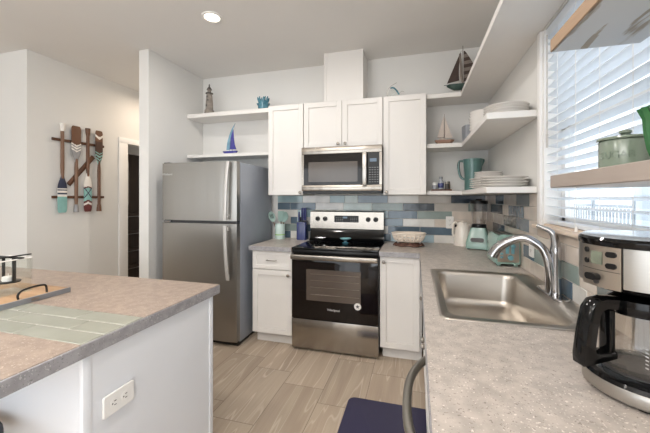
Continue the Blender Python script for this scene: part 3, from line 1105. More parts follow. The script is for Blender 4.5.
# spoon rest on the cooktop
t = thing('pedestal_dish', 'small pale teal dish standing at the back of the black cooktop', 'dish', (-0.665, 3.085, 0.9186))
b = MB(); b.lathe([(0.0, 0), (0.032, 0), (0.034, 0.006), (0.016, 0.014), (0.013, 0.024), (0.02, 0.03), (0.0, 0.03)], seg=28); part('foot', b, 'teal_shiny', t)
b = MB(); b.lathe([(0.012, 0.03), (0.035, 0.033), (0.054, 0.045), (0.055, 0.048), (0.050, 0.046), (0.03, 0.038), (0.0, 0.036)], seg=32); part('bowl', b, plain('pale_teal_bowl', (150, 206, 212), 0.25), t)

# ------------------------------------------------------------------ microwave
MY = 2.955
mx = lambda px: bx(px, MY)
mc = (-1.073 - 0.2985) / 2
mw = 0.3872
t = thing('microwave', 'stainless over-the-range microwave hung between the wall cabinets', 'microwave', (mc, MY, 1.405))
b = MB(); b.box(-mw + 0.004, mw - 0.004, 0.03, 0.41, 0.0, 0.440, 0.003); part('body', b, 'darkgrey', t)
b = MB(); b.box(-mw, mw, -0.004, 0.03, 0.375, 0.4425, 0.003); part('top_panel', b, 'steelh', t, 'stainless strip with logo')
text_mesh('logo', 'Whirlpool', 0.022, 'nickel', t, (0.0, -0.0045, 0.408), (R(90), 0, 0))
b = MB()
zb, zt_ = 0.078, 0.374
gx0, gx1 = mx(303.8) - mc, mx(362.5) - mc
b.box(-mw, mw, -0.002, 0.03, 0.022, zb, 0.003)
b.box(-mw, gx0, -0.002, 0.03, zb, zt_)
b.box(mx(379.4) - mc, mw, -0.002, 0.03, zb, zt_)
part('door_frame', b, 'steelh', t)
b = MB(); b.box(gx0, mx(367.5) - mc, 0.0, 0.028, zb, zt_, 0.001, 1); dg = part('door_glass', b, 'mw_glass', t, 'glossy dark door glass')
b = MB(); b.box(mx(308.5) - mc, mx(357.5) - mc, -0.001, 0.0005, zb + 0.03, zt_ - 0.075); part('window_mesh', b, 'mw_window', dg, 'grey see-through door window')
b = MB()
hx0, hx1 = mx(362.9) - mc, mx(367.0) - mc
b.box(hx0, hx1, -0.040, -0.020, zb - 0.01, zt_ - 0.002, 0.005)
b.box(hx0 + 0.008, hx1 - 0.008, -0.022, 0.0, zb + 0.01, zb + 0.04); b.box(hx0 + 0.008, hx1 - 0.008, -0.022, 0.0, zt_ - 0.05, zt_ - 0.02)
part('handle', b, 'steel', t, 'vertical steel door handle')
cx0, cx1 = mx(367.6) - mc, mx(379.3) - mc
b = MB(); b.box(cx0, cx1, 0.0, 0.028, zb, zt_, 0.001, 1); cp = part('control_panel', b, 'black', t)
b = MB(); b.box(cx0 + 0.02, cx1 - 0.025, -0.0012, -0.0004, zt_ - 0.085, zt_ - 0.055); part('display', b, 'display', cp, 'lit clock display')
b = MB()
for i in range(4):
    for j in range(7):
        b.box(cx0 + 0.014 + i * 0.024, cx0 + 0.028 + i * 0.024, -0.0012, -0.0004, zb + 0.022 + j * 0.022, zb + 0.029 + j * 0.022)
part('touch_keys', b, 'keygrey', cp)
b = MB(); b.box(-mw + 0.01, mw - 0.01, 0.005, 0.03, 0.0, 0.021); part('bottom_vent', b, 'black', t)

# ------------------------------------------------------------------ sink and faucet
t = thing('sink', 'stainless drop-in single bowl sink below the window', 'sink', (0.366, 1.69, 0.914))
ox, oy = 0.366, 1.69
b = MB()
def L(x0, x1, y0, y1, r, z):
    return zl(rrect(x0 - ox, x1 - ox, y0 - oy, y1 - oy, r, 6), z)
loops = [L(0.086, 0.643, 1.258, 2.122, 0.035, 0.0008), L(0.088, 0.641, 1.260, 2.120, 0.035, 0.005), L(0.094, 0.635, 1.266, 2.114, 0.034, 0.006),
         L(0.100, 0.628, 1.273, 2.107, 0.034, 0.0035), L(0.116, 0.540, 1.300, 2.082, 0.055, 0.0030), L(0.122, 0.534, 1.306, 2.076, 0.055, -0.003),
         L(0.126, 0.530, 1.310, 2.072, 0.055, -0.02), L(0.136, 0.520, 1.320, 2.062, 0.055, -0.145), L(0.143, 0.513, 1.327, 2.055, 0.055, -0.168),
         L(0.160, 0.496, 1.344, 2.038, 0.05, -0.182), L(0.190, 0.466, 1.374, 2.008, 0.04, -0.187), L(0.290, 0.366, 1.652, 1.728, 0.036, -0.190)]
b.loft(loops, cap0=False, cap1=True)
part('basin', b, 'sinksteel', t, ang=55)
b = MB(); b.lathe([(0.02, -0.1915), (0.042, -0.1865), (0.044, -0.188)], (0.328 - ox, 0, 0), 28, cap=False); b.lathe([(0.0, -0.1895), (0.03, -0.1895)], (0.328 - ox, 0, 0.0), 24); part('drain', b, 'chrome', t)

t = thing('faucet', 'chrome single lever faucet behind the sink', 'faucet', (0.600, 1.70, 0.9192))
b = MB()
pl = rrect(-0.030, 0.030, -0.120, 0.130, 0.028, 6)
b.loft([zl(pl, 0), zl(pl, 0.005), zl(rrect(-0.026, 0.026, -0.116, 0.126, 0.025, 6), 0.009)])
part('base_plate', b, 'chrome', t)


def smooth(pts, n=6):
    pts = [Vector(p) for p in pts]
    out = []
    for i in range(len(pts) - 1):
        p0 = pts[max(i - 1, 0)]; p1 = pts[i]; p2 = pts[i + 1]; p3 = pts[min(i + 2, len(pts) - 1)]
        for k in range(n):
            u = k / n
            out.append(0.5 * ((2 * p1) + (p2 - p0) * u + (2 * p0 - 5 * p1 + 4 * p2 - p3) * u * u + (3 * p1 - p0 - 3 * p2 + p3) * u ** 3))
    out.append(pts[-1])
    return out


b = MB(); b.lathe([(0.0, 0.009), (0.026, 0.009), (0.024, 0.03), (0.0215, 0.06), (0.0205, 0.12), (0.0215, 0.18), (0.0235, 0.205), (0.020, 0.222), (0.0, 0.226)], (0.014, 0, 0), 28); part('body', b, 'chrome', t)
b = MB()
sp = smooth([(-0.24 * u, 0.095 * u, z) for u, z in ((0.03, 0.009), (0.03, 0.06), (0.04, 0.113), (0.085, 0.172), (0.19, 0.218), (0.43, 0.250), (0.68, 0.228), (0.86, 0.192), (0.96, 0.150))])
n = len(sp)
b.tube(sp, [0.0210 - 0.002 * min(1, i / (n * 0.6)) + (0.0075 * max(0.0, (i / n - 0.62) / 0.38)) for i in range(n)], 14); part('spout', b, 'chrome', t)
b = MB()
lv = smooth([(0.014, 0.0, 0.205), (0.012, 0.003, 0.245), (0.004, 0.008, 0.275), (-0.012, 0.018, 0.293), (-0.050, 0.040, 0.310)])
n = len(lv)
b.tube(lv, [0.0235 - 0.0150 * (i / (n - 1)) ** 0.7 for i in range(n)], 12); part('lever', b, 'chrome', t)

# ------------------------------------------------------------------ coffee maker
cf = (0.512, 0.915, 0.914)
t = thing('coffee_maker', 'stainless and black drip coffee maker at the right end of the counter', 'coffee maker', cf, R(-70))


def dshape(r, back, n=64):
    # rounded front (towards -y), squarer back
    out = []
    for k in range(n):
        a = 2 * PI * k / n
        x, y = math.cos(a), math.sin(a)
        if y > 0:
            e = 0.6
            out.append((r * math.copysign(abs(x) ** e, x), back * y ** e))
        else:
            out.append((r * x, r * y))
    return out


def arc_patch(mb, r0, r1, a0, a1, z0, z1, n=18):
    loops = []
    for i in range(n + 1):
        a = R(a0 + (a1 - a0) * i / n)
        loops.append([(r * math.cos(a), r * math.sin(a), z) for r, z in ((r0, z0), (r1, z0), (r1, z1), (r0, z1))])
    return mb.loft(loops)


HR = 0.124
for sx, sy in ((-0.06, -0.075), (0.06, -0.075), (-0.075, 0.08), (0.075, 0.08)):
    b = MB(); b.lathe([(0.012, 0), (0.012, 0.006)], (sx, sy, 0), 12); part('foot', b, 'black', t)
b = MB(); b.loft([zl(dshape(0.113, 0.105), 0.006), zl(dshape(0.118, 0.11), 0.010), zl(dshape(0.118, 0.11), 0.034), zl(dshape(0.1165, 0.108), 0.037)]); part('base', b, 'steel', t, 'brushed steel base ring')
b = MB(); b.loft([zl(dshape(0.116, 0.108), 0.0372), zl(dshape(0.112, 0.105), 0.046), zl(dshape(0.092, 0.09), 0.0525)]); part('warming_tray', b, 'gloss_black', t, 'glossy black tray under the carafe')
b = MB(); b.lathe([(0.0, 0.0527), (0.072, 0.0527), (0.072, 0.0545), (0.0, 0.0545)], (0, -0.015, 0), 36); part('hot_plate', b, 'darkgrey', t)
b = MB(); b.loft([zl(rrect(-0.108, 0.108, 0.068, 0.108, 0.02, 5), 0.053), zl(rrect(-0.108, 0.108, 0.068, 0.108, 0.02, 5), 0.240)]); part('column', b, 'steel', t, 'brushed steel rear column')
b = MB(); b.loft([zl(dshape(0.085, 0.07), 0.2345), zl(dshape(0.108, 0.10), 0.240), zl(dshape(0.121, 0.108), 0.2535)]); part('brew_basket', b, 'gloss_black', t, 'glossy black brew basket underside')
b = MB(); b.loft([zl(dshape(0.1195, 0.108), 0.254), zl(dshape(0.1195, 0.108), 0.338)]); part('head', b, 'black', t)
b = MB(); arc_patch(b, 0.1197, HR, 294, 372, 0.252, 0.3378, 28); part('side_panel', b, 'steel', t, 'curved brushed steel panel')
b = MB(); arc_patch(b, 0.1197, HR, 196, 249, 0.252, 0.3378, 20); part('side_panel', b, 'steel', t, 'curved brushed steel panel')
b = MB(); arc_patch(b, 0.1199, HR + 0.0015, 250.5, 292.5, 0.246, 0.3378, 24)
cp = part('control_panel', b, 'panel_steel', t, 'steel control panel with buttons')


def arc_spot(u, z, w, h, d, r_=None):
    """a small rounded pad standing on the curved panel; u = 0..1 across it"""
    rr_ = HR + 0.0016
    a = R(250.5 + 42 * u)
    c_, s_ = math.cos(a), math.sin(a)
    m = MB()
    pl = rrect(-w, w, -h, h, min(w, h) * 0.95 if r_ is None else r_, 5)
    m.loft([[((rr_ + q) * c_ - p[0] * s_, (rr_ + q) * s_ + p[0] * c_, z + p[1]) for p in pl] for q in (-0.0008, d)])
    return m


for u, z, w in ((0.19, 0.326, 0.006), (0.19, 0.301, 0.006), (0.81, 0.322, 0.0105), (0.81, 0.297, 0.0105)):
    part('button', arc_spot(u, z, w, 0.0062, 0.003), 'black', cp, 'black oval button')
part('display', arc_spot(0.47, 0.311, 0.0135, 0.0145, 0.001, 0.002), plain('grey_lcd', (104, 110, 96), 0.25, vary=0.18, scale=60), cp, 'small grey display')
b = MB(); arc_patch(b, HR + 0.0015, HR + 0.002, 251, 292, 0.2835, 0.2848); part('groove', b, 'darkgrey', cp)
part('dial', arc_spot(0.42, 0.268, 0.0145, 0.0075, 0.012), 'black', cp, 'black selector dial')
part('button', arc_spot(0.47, 0.2575, 0.0058, 0.0058, 0.0025), 'darkgrey', cp)
b = MB(); b.loft([zl(dshape(0.124, 0.112), 0.3382), zl(dshape(0.1255, 0.113), 0.341), zl(dshape(0.1255, 0.113), 0.352), zl(dshape(0.121, 0.109), 0.357)]); part('lid_rim', b, 'gloss_black', t)
b = MB(); b.loft([zl(dshape(0.120, 0.108), 0.3573), zl(dshape(0.115, 0.104), 0.361), zl(dshape(0.070, 0.07), 0.363)]); part('lid', b, plain('silver_lid', (190, 200, 210), 0.15, 0.6, vary=0.02), t, 'pale shiny lid')

# carafe on the hot plate
v = Matrix.Rotation(R(-70), 4, 'Z') @ Vector((0, -0.015, 0.0547))
t = thing('coffee_carafe', 'glass coffee carafe with black handle on the coffee maker', 'carafe', (cf[0] + v.x, cf[1] + v.y, cf[2] + v.z), R(-70))
b = MB(); b.lathe([(0.0, 0.0), (0.062, 0.0), (0.070, 0.004), (0.0745, 0.014), (0.0755, 0.035), (0.073, 0.07), (0.066, 0.105), (0.060, 0.125), (0.0595, 0.132)], seg=40, cap=False); b.bm.transform(Matrix.Diagonal((1, 1, 1.09, 1))); part('pot', b, 'carafe_glass', t, 'clear glass pot')
b = MB(); b.lathe([(0.061, 0.118), (0.0625, 0.121), (0.0615, 0.137), (0.059, 0.137), (0.059, 0.119)], seg=40, cap=False); b.bm.transform(Matrix.Diagonal((1, 1, 1.09, 1))); part('collar', b, 'gloss_black', t)
b = MB(); b.lathe([(0.0, 0.137), (0.0605, 0.137), (0.060, 0.148), (0.045, 0.156), (0.0, 0.158)], seg=36); b.bm.transform(Matrix.Diagonal((1, 1, 1.09, 1))); part('lid', b, 'gloss_black', t)
b = MB()
# loop handle in the plane y-z, towards -y, a flat thick D
outer = [(-0.055, 0.152), (-0.100, 0.155), (-0.125, 0.149), (-0.139, 0.130), (-0.151, 0.075), (-0.159, 0.020), (-0.158, 0.006), (-0.150, 0.0), (-0.090, 0.012), (-0.0755, 0.016)]
inner = [(-0.066, 0.122), (-0.098, 0.126), (-0.106, 0.122), (-0.112, 0.112), (-0.118, 0.078), (-0.122, 0.045), (-0.121, 0.038), (-0.116, 0.034), (-0.092, 0.033), (-0.0765, 0.034)]
loops = []
for o_, i_ in zip(outer, inner):
    lp = []
    ov, iv = Vector((0, o_[0], o_[1])), Vector((0, i_[0], i_[1]))
    for s, f in ((-0.010, 0.0), (0.010, 0.0), (0.0165, 0.14), (0.017, 0.5), (0.0165, 0.86), (0.010, 1.0), (-0.010, 1.0), (-0.0165, 0.86), (-0.017, 0.5), (-0.0165, 0.14)):
        p = ov.lerp(iv, f); lp.append((s, p.y, p.z))
    loops.append(lp)
b.loft(loops)
b.bm.transform(Matrix.Translation((0, 0, 0.014)))
b.box(-0.014, 0.014, -0.092, -0.0765, 0.03, 0.140, 0.004)
part('handle', b, 'gloss_black', t, 'large glossy black loop handle')
b = MB()
for i in range(6):
    for j in range(5 - (i % 2)):
        aa = R(318 + j * 6)
        z = 0.030 + i * 0.008
        r_ = 0.0762
        b.box(r_ * math.cos(aa) - 0.003, r_ * math.cos(aa) + 0.003, r_ * math.sin(aa) - 0.0006, r_ * math.sin(aa) + 0.0006, z, z + 0.002)
aa = R(330)
b.prism([(0.0758 * math.cos(aa) - 0.006, 0.084), (0.0758 * math.cos(aa) + 0.006, 0.084), (0.0758 * math.cos(aa), 0.094)], 'xz', 0.0752 * math.sin(aa) - 0.001, 0.0752 * math.sin(aa))
part('printed_marks', b, 'glyph', t, 'small white printed triangle and lines')

# ------------------------------------------------------------------ toaster, blender, kettle, basket
t = thing('toaster', 'mint and steel toaster on the counter beside the window wall', 'toaster', (0.5735, 2.480, 0.914), 0)
b = MB()
bw, bl_ = 0.0735, 0.150
def tsec(y, s=1.0):
    pts = [(-bw * s, 0.018), (-bw * s, 0.12), (-bw * s * 0.93, 0.172), (-bw * s * 0.75, 0.200), (-bw * 0.4 * s, 0.207), (bw * 0.4 * s, 0.207), (bw * s * 0.75, 0.200), (bw * s * 0.93, 0.165), (bw * s, 0.12), (bw * s, 0.018)]
    return [(p[0], y, p[1]) for p in pts]
b.loft([tsec(-bl_, 0.96), tsec(-bl_ + 0.012), tsec(bl_ - 0.03), tsec(bl_, 0.9)])
body = part('body', b, 'mint', t)
b = MB(); b.box(-0.063, 0.063, -bl_ - 0.005, -bl_ - 0.0005, 0.03, 0.168, 0.012, 3); fp = part('end_panel', b, 'panel_steel', t, 'brushed steel control end')
for sx in (-0.006, 0.026):
    b = MB(); b.box(sx - 0.010, sx + 0.010, -bl_ - 0.0075, -bl_ - 0.0052, 0.085, 0.160, 0.001, 1); b.box(sx - 0.013, sx + 0.013, -bl_ - 0.028, -bl_ - 0.0076, 0.128, 0.142, 0.004)
    part('lever', b, 'teal_plastic', fp, 'teal lever slide')
for z in (0.055, 0.078, 0.10):
    b = MB(); b.box(-0.048, -0.030, -bl_ - 0.011, -bl_ - 0.0052, z, z + 0.013, 0.003); part('button', b, 'teal_plastic', fp)
b = MB(); loops = [[(0.012 + r * math.cos(2 * PI * k / 20), -bl_ - 0.0052 - h, 0.06 + r * math.sin(2 * PI * k / 20)) for k in range(20)] for r, h in ((0.017, 0), (0.016, 0.012), (0.003, 0.013))]
b.loft(loops); part('dial', b, 'teal_plastic', fp, 'round teal browning dial')
b = MB()
for sx in (-0.035, 0.012):
    b.box(sx, sx + 0.024, -0.115, 0.115, 0.2072, 0.2085)
part('slots', b, 'black', t)
b = MB(); b.box(-0.05, 0.05, -0.125, 0.125, 0.2055, 0.2071); part('top_plate', b, 'steel', t)
for sx in (-1, 1):
    for sy in (-1, 1):
        b = MB(); b.box(sx * 0.05 - 0.012, sx * 0.05 + 0.012, sy * 0.12 - 0.012, sy * 0.12 + 0.012, 0, 0.019, 0.003); part('foot', b, 'mint', t)

t = thing('blender', 'mint blender with clear jar and black lid in the counter corner', 'blender', (0.532, 3.098, 0.914), R(-18))
t.scale = (1.05, 1.05, 1.05)
b = MB(); sq = lambda s, z, y=0: zl([(p[0], p[1] + y) for p in rrect(-s, s, -s, s, s * 0.3, 4)], z)
b.loft([sq(0.092, 0.008), sq(0.092, 0.05), sq(0.088, 0.065), sq(0.060, 0.165), sq(0.056, 0.178)]); part('base', b, 'mint', t)
b = MB()
pl = rrect(-0.05, 0.05, 0.066, 0.098, 0.015, 5)
b.loft([[(p[0], -0.094 + (p[1] - 0.066) * 0.28 - 0.0, p[1]) for p in pl], [(p[0], -0.100 + (p[1] - 0.066) * 0.28, p[1]) for p in pl]]); part('control_panel', b, 'black', t, 'dark oval control panel')
for sx in (-1, 1):
    for sy in (-1, 1):
        b = MB(); b.lathe([(0.012, 0), (0.012, 0.009)], (sx * 0.07, sy * 0.07, 0), 10); part('foot', b, 'black', t)
b = MB(); b.lathe([(0.056, 0.1785), (0.058, 0.184), (0.055, 0.205), (0.050, 0.207), (0.0, 0.207)], seg=28); part('collar', b, 'black', t)
b = MB(); b.lathe([(0.046, 0.2075), (0.050, 0.21), (0.066, 0.375), (0.067, 0.378), (0.064, 0.378), (0.047, 0.212), (0.0, 0.212)], seg=28, cap=False); part('jar', b, 'smoke', t, 'clear jar')
b = MB(); b.tube(smooth([(0.062, 0, 0.36), (0.10, 0, 0.355), (0.105, 0, 0.31), (0.095, 0, 0.25), (0.056, 0, 0.235)], 4), 0.008, 8); b.bm.transform(Matrix.Rotation(R(80), 4, 'Z')); part('handle', b, 'smoke', t)
b = MB(); b.lathe([(0.0, 0.3785), (0.070, 0.3785), (0.071, 0.384), (0.068, 0.402), (0.03, 0.404), (0.026, 0.418), (0.0, 0.419)], seg=28); part('lid', b, 'black', t, 'black lid')

t = thing('kettle', 'cream electric kettle on the counter beside the blender', 'kettle', (0.424, 3.279, 0.914), R(0))
b = MB(); b.lathe([(0.0, 0), (0.078, 0), (0.080, 0.006), (0.078, 0.018), (0.0, 0.018)], seg=32); part('base', b, 'cream', t)
b = MB(); b.lathe([(0.077, 0.0185), (0.0795, 0.03), (0.077, 0.08), (0.066, 0.16), (0.054, 0.198), (0.050, 0.202), (0.0, 0.202)], seg=36); part('body', b, 'cream', t)
b = MB(); b.lathe([(0.0, 0.2025), (0.049, 0.2025), (0.046, 0.212), (0.03, 0.220), (0.012, 0.222), (0.011, 0.232), (0.0, 0.233)], seg=28); part('lid', b, 'cream', t)
b = MB(); b.tube(smooth([(-0.048, -0.005, 0.204), (-0.066, -0.008, 0.214), (-0.080, -0.01, 0.205), (-0.088, -0.01, 0.16), (-0.090, -0.01, 0.11), (-0.078, -0.01, 0.085)], 5), 0.009, 10, flat=1.2); part('handle', b, 'cream', t)
b = MB(); b.tube([(0.045, 0.0, 0.170), (0.058, 0.0, 0.186), (0.064, 0.0, 0.197)], [0.020, 0.014, 0.010], 10); part('spout', b, 'cream', t)
b = MB(); b.box(-0.073, -0.055, -0.018, 0.005, 0.172, 0.196, 0.002); part('switch', b, 'black', t)

# vine trivet and openwork basket
b = MB()
for k in range(5):
    pts = []
    for i in range(40):
        a = 2 * PI * i / 40
        w = 0.010 * math.sin(a * (5 + k) + k * 1.7)
        pts.append(((0.122 - 0.012 * k + w) * math.cos(a), (0.072 - 0.008 * k + w) * math.sin(a), 0.0105 + 0.0036 * k + 0.004 * math.sin(a * (7 + k) + k)))
    b.tube(pts, 0.0085, 7, closed=True)
for k in range(10):
    a = 2 * PI * k / 10
    b.tube([(0.14 * math.cos(a), 0.08 * math.sin(a), 0.007), (0.118 * math.cos(a + 0.25), 0.066 * math.sin(a + 0.25), 0.031)], 0.0065, 6)
solo('wicker_trivet', b, 'wicker', 'dark brown twisted wicker ring under the cream basket', 'trivet', (-0.068, 3.085, 0.914))
t = thing('openwork_basket', 'cream oval openwork basket standing on the brown wicker ring', 'basket', (-0.068, 3.085, 0.9565))
b = MB()
def oval(r, y, z, n=44):
    return [(r * math.cos(2 * PI * k / n), y * math.sin(2 * PI * k / n), z) for k in range(n)]
def band(z0, a0, c0, z1, a1, c1):
    b.loft([oval(a0, c0, z0), oval(a1, c1, z1), oval(a1 - 0.006, c1 - 0.006, z1), oval(a0 - 0.006, c0 - 0.006, z0)], closed=True)
b.loft([oval(0.128, 0.072, 0.0), oval(0.130, 0.074, 0.006)])
band(0.004, 0.130, 0.074, 0.014, 0.141, 0.083)
band(0.031, 0.154, 0.092, 0.046, 0.162, 0.097)
band(0.067, 0.169, 0.102, 0.086, 0.178, 0.108)
for k in range(22):
    a = 2 * PI * k / 22
    c_, s_ = math.cos(a), math.sin(a)
    b.tube([(0.138 * c_, 0.080 * s_, 0.012), (0.155 * c_, 0.093 * s_, 0.036), (0.170 * c_, 0.102 * s_, 0.075)], 0.0075, 6)
b.bm.transform(Matrix.Diagonal((0.86, 0.86, 0.9, 1)))
part('bowl', b, 'cream_basket', t)
b = MB(); b.tube(oval(0.152, 0.092, 0.079), 0.006, 8, closed=True); part('rim', b, 'cream_basket', t)

# ------------------------------------------------------------------ crock with utensils, knife block
CK = (-1.435, 3.262, 0.914)
t = thing('utensil_crock', 'pale mint utensil crock with green stripe beside the refrigerator', 'crock', CK)
b = MB(); b.lathe([(0.0, 0), (0.052, 0), (0.054, 0.003), (0.0545, 0.16), (0.053, 0.163), (0.050, 0.160), (0.049, 0.008), (0.0, 0.008)], seg=36); part('pot', b, 'mint_pale', t)
b = MB(); b.lathe([(0.0542, 0.044), (0.0552, 0.0445), (0.0552, 0.0515), (0.0542, 0.052)], seg=36, cap=False); part('stripe', b, 'green_band', t, 'bright green stripe')


def utensil(name, label, base, top, head, rz):
    t = thing(name, label, 'utensil', (CK[0] + base[0], CK[1] + base[1], CK[2] + 0.010), 0, 'kitchen tools standing in the crock')
    d = Vector((top[0] - base[0], top[1] - base[1], top[2]))
    b = MB(); b.tube([Vector((0, 0, 0.004)), d * 0.62], 0.0058, 8); part('shaft', b, 'handlewood', t, 'brown wooden shaft')
    u = d.normalized()
    side = Vector((math.cos(rz), math.sin(rz), 0))
    side = (side - u * side.dot(u)).normalized()
    nrm = u.cross(side)
    b = MB()
    L_ = d.length * 0.42
    loops = []
    n = 10
    for i in range(n + 1):
        s = i / n
        if head == 'spatula':
            w = 0.007 + (0.028 if s > 0.18 else 0.028 * s / 0.18)
        else:
            w = 0.006 + 0.031 * max(0.0, math.sin(PI * min(1, max(0, (s - 0.08)) / 0.94))) ** 0.7
        cen = d * 0.60 + u * (s * L_) + nrm * (0.010 * math.sin(PI * s) if head != 'spatula' else 0)
        loops.append([cen + side * w + nrm * 0.0015, cen + nrm * 0.004, cen - side * w + nrm * 0.0015, cen - side * w - nrm * 0.0015, cen - nrm * 0.003, cen + side * w - nrm * 0.0015])
    b.loft(loops)
    hd = part('head', b, 'mint_tool', t)
    if head == 'slotted':
        b = MB()
        for q in (-0.013, 0.0, 0.013):
            c0 = d * 0.60 + u * (0.38 * L_) + side * q; c1 = d * 0.60 + u * (0.78 * L_) + side * q
            for sg in (1, -1):
                b.tube([c0 + nrm * (0.006 + sg * 0.006), c1 + nrm * (0.006 + sg * 0.006)], 0.003, 6)
        part('slots', b, 'black', hd, 'dark slots')


utensil('slotted_spoon', 'grey mint slotted spoon leaning left in the mint crock', (-0.012, 0.0), (-0.110, -0.015, 0.278), 'slotted', R(15))
utensil('spatula', 'grey mint spatula upright in the middle of the mint crock', (0.004, 0.018), (-0.004, 0.036, 0.285), 'spatula', R(5))
utensil('serving_spoon', 'grey mint serving spoon leaning right in the mint crock', (0.014, 0.0), (0.070, -0.012, 0.280), 'spoon', R(-12))

KB = (-1.178, 3.272, 0.914)
t = thing('knife_block', 'cobalt blue knife block on the counter left of the range', 'knife block', KB)
b = MB()
b.loft([zl(rrect(-0.052, 0.052, -0.05, 0.06, 0.012, 4), 0.0), zl(rrect(-0.052, 0.052, -0.05, 0.06, 0.012, 4), 0.17), [(p[0], p[1], 0.188 + 0.35 * (p[1] + 0.05) * 0.35) for p in rrect(-0.050, 0.050, -0.046, 0.056, 0.012, 4)]])
part('block', b, 'blue', t)
kn = None
for i, (x, y, h, lab, mt) in enumerate(((-0.030, -0.024, 0.105, 'short dark blue handled knife at the left of the blue block', 'blue_knife'),
                                        (-0.012, 0.022, 0.142, 'long blue handled knife second from left in the blue block', 'blue_knife'),
                                        (0.009, 0.026, 0.140, 'long blue handled knife third from left in the blue block', 'blue_knife'),
                                        (0.029, 0.020, 0.142, 'long blue handled knife at the right of the blue block', 'blue_knife'),
                                        (-0.014, -0.030, 0.05, 'small black handled knife low at the front of the blue block', 'black'))):
    t = thing('kitchen_knife', lab, 'knife', (KB[0] + x, KB[1] + y, KB[2] + 0.1895 + 0.1225 * (y + 0.05)), 0, 'knives in the blue block')
    b = MB(); b.loft([zl(rrect(-0.0075, 0.0075, -0.011, 0.011, 0.006, 3), 0.006), zl(rrect(-0.0085, 0.0085, -0.013, 0.013, 0.007, 3), h * 0.6), zl(rrect(-0.007, 0.007, -0.011, 0.011, 0.006, 3), h)]); part('handle', b, mt, t)
    b = MB(); b.box(-0.0012, 0.0012, -0.010, 0.010, 0.0006, 0.008); part('blade', b, 'chrome', t)

# ------------------------------------------------------------------ things on the left shelves
t = thing('lighthouse_figurine', 'weathered grey lighthouse figurine on the upper shelf', 'figurine', (-2.248, 3.145, 2.3062))
b = MB(); b.lathe([(0.0, 0), (0.054, 0), (0.056, 0.012), (0.050, 0.024), (0.052, 0.036), (0.044, 0.05), (0.0, 0.05)], seg=14); part('rock_base', b, 'stone', t)
b = MB(); b.lathe([(0.041, 0.05), (0.040, 0.11), (0.033, 0.20), (0.030, 0.225), (0.0, 0.225)], seg=10); part('tower', b, 'stone', t)
b = MB(); b.lathe([(0.030, 0.2255), (0.042, 0.230), (0.042, 0.238), (0.030, 0.241)], seg=10); b.box(-0.047, -0.041, -0.006, 0.006, 0.238, 0.243); part('gallery', b, 'stone_dark', t)
b = MB(); b.lathe([(0.021, 0.2415), (0.021, 0.275), (0.0, 0.275)], seg=10); part('lantern_room', b, 'stone', t)
b = MB(); b.lathe([(0.030, 0.2755), (0.026, 0.285), (0.008, 0.312), (0.006, 0.318), (0.009, 0.324), (0.003, 0.340), (0.0, 0.341)], seg=12); part('roof', b, 'stone_dark', t, 'dark pointed roof')
for z, a in ((0.09, 250), (0.15, 280), (0.19, 260)):
    b = MB(); r_ = 0.043 - (z - 0.05) * 0.055
    b.M = Matrix.Translation((r_ * math.cos(R(a)), r_ * math.sin(R(a)), z)) @ Matrix.Rotation(R(a + 90), 4, 'Z')
    b.box(-0.007, 0.007, -0.004, 0.004, -0.009, 0.011, 0.002); part('window', b, 'stone_dark', t)

t = thing('coral_figurine', 'teal spiky coral ornament on the upper shelf beside cabinet', 'figurine', (-1.572, 3.135, 2.3062))
b = MB(); b.lathe([(0.0, 0), (0.052, 0), (0.058, 0.02), (0.056, 0.07), (0.048, 0.09), (0.0, 0.092)], seg=18); part('base', b, 'teal_shiny', t)
rnd = random.Random(3)
b = MB()
for k in range(16):
    a = 2 * PI * k / 16 + rnd.uniform(-0.1, 0.1)
    r0 = 0.047 if k % 2 else 0.032
    l_ = rnd.uniform(0.035, 0.055)
    p0 = Vector((r0 * math.cos(a), r0 * math.sin(a), 0.08)); p1 = p0 + Vector((0.010 * math.cos(a), 0.010 * math.sin(a), l_ * 0.6)); p2 = p0 + Vector((0.014 * math.cos(a + 0.5), 0.014 * math.sin(a + 0.5), l_))
    b.tube([p0, p1, p2], [0.011, 0.009, 0.005], 8)
    if k % 2:
        q0 = Vector((0.055 * math.cos(a), 0.055 * math.sin(a), 0.045)); b.tube([q0, q0 + Vector((0.012 * math.cos(a), 0.012 * math.sin(a), 0.022))], [0.009, 0.005], 8)
part('branches', b, 'teal_shiny', t)


def plate_poly(b, pts, th, mi=0, y=0.0):
    b.prism(pts, 'xz', y - th / 2, y + th / 2, mi)


def curve2(pts, n=6):
    return [(p.x, p.y) for p in smooth([(q[0], q[1], 0) for q in pts], n)]


t = thing('sailboat_figurine', 'violet blue and teal sailboat ornament on the lower shelf', 'figurine', (-1.985, 3.150, 1.8472))
b = MB()
b.loft([zl([(-0.05, -0.022), (0.05, -0.022), (0.06, 0), (0.05, 0.022), (-0.05, 0.022), (-0.06, 0)], 0.0), zl([(-0.075, -0.027), (0.075, -0.027), (0.09, 0), (0.075, 0.027), (-0.075, 0.027), (-0.088, 0)], 0.020), zl([(-0.08, -0.02), (0.08, -0.02), (0.098, 0), (0.08, 0.02), (-0.08, 0.02), (-0.095, 0)], 0.032)])
part('hull', b, 'sail_blue', t)
left = curve2([(-0.045, 0.045), (-0.035, 0.12), (-0.012, 0.20), (0.025, 0.28), (0.065, 0.335)])
right = curve2([(0.055, 0.32), (0.028, 0.25), (0.006, 0.17), (-0.002, 0.09), (-0.008, 0.045)])
b = MB(); plate_poly(b, left + right, 0.008); b.cyl((-0.01, 0, 0.03), (-0.004, 0, 0.10), 0.003, seg=8); part('jib', b, 'sail_teal', t, 'pale teal curved sail')
left = curve2([(0.002, 0.05), (0.010, 0.13), (0.020, 0.20), (0.045, 0.27)])
right = curve2([(0.046, 0.26), (0.050, 0.18), (0.062, 0.10), (0.080, 0.048)])
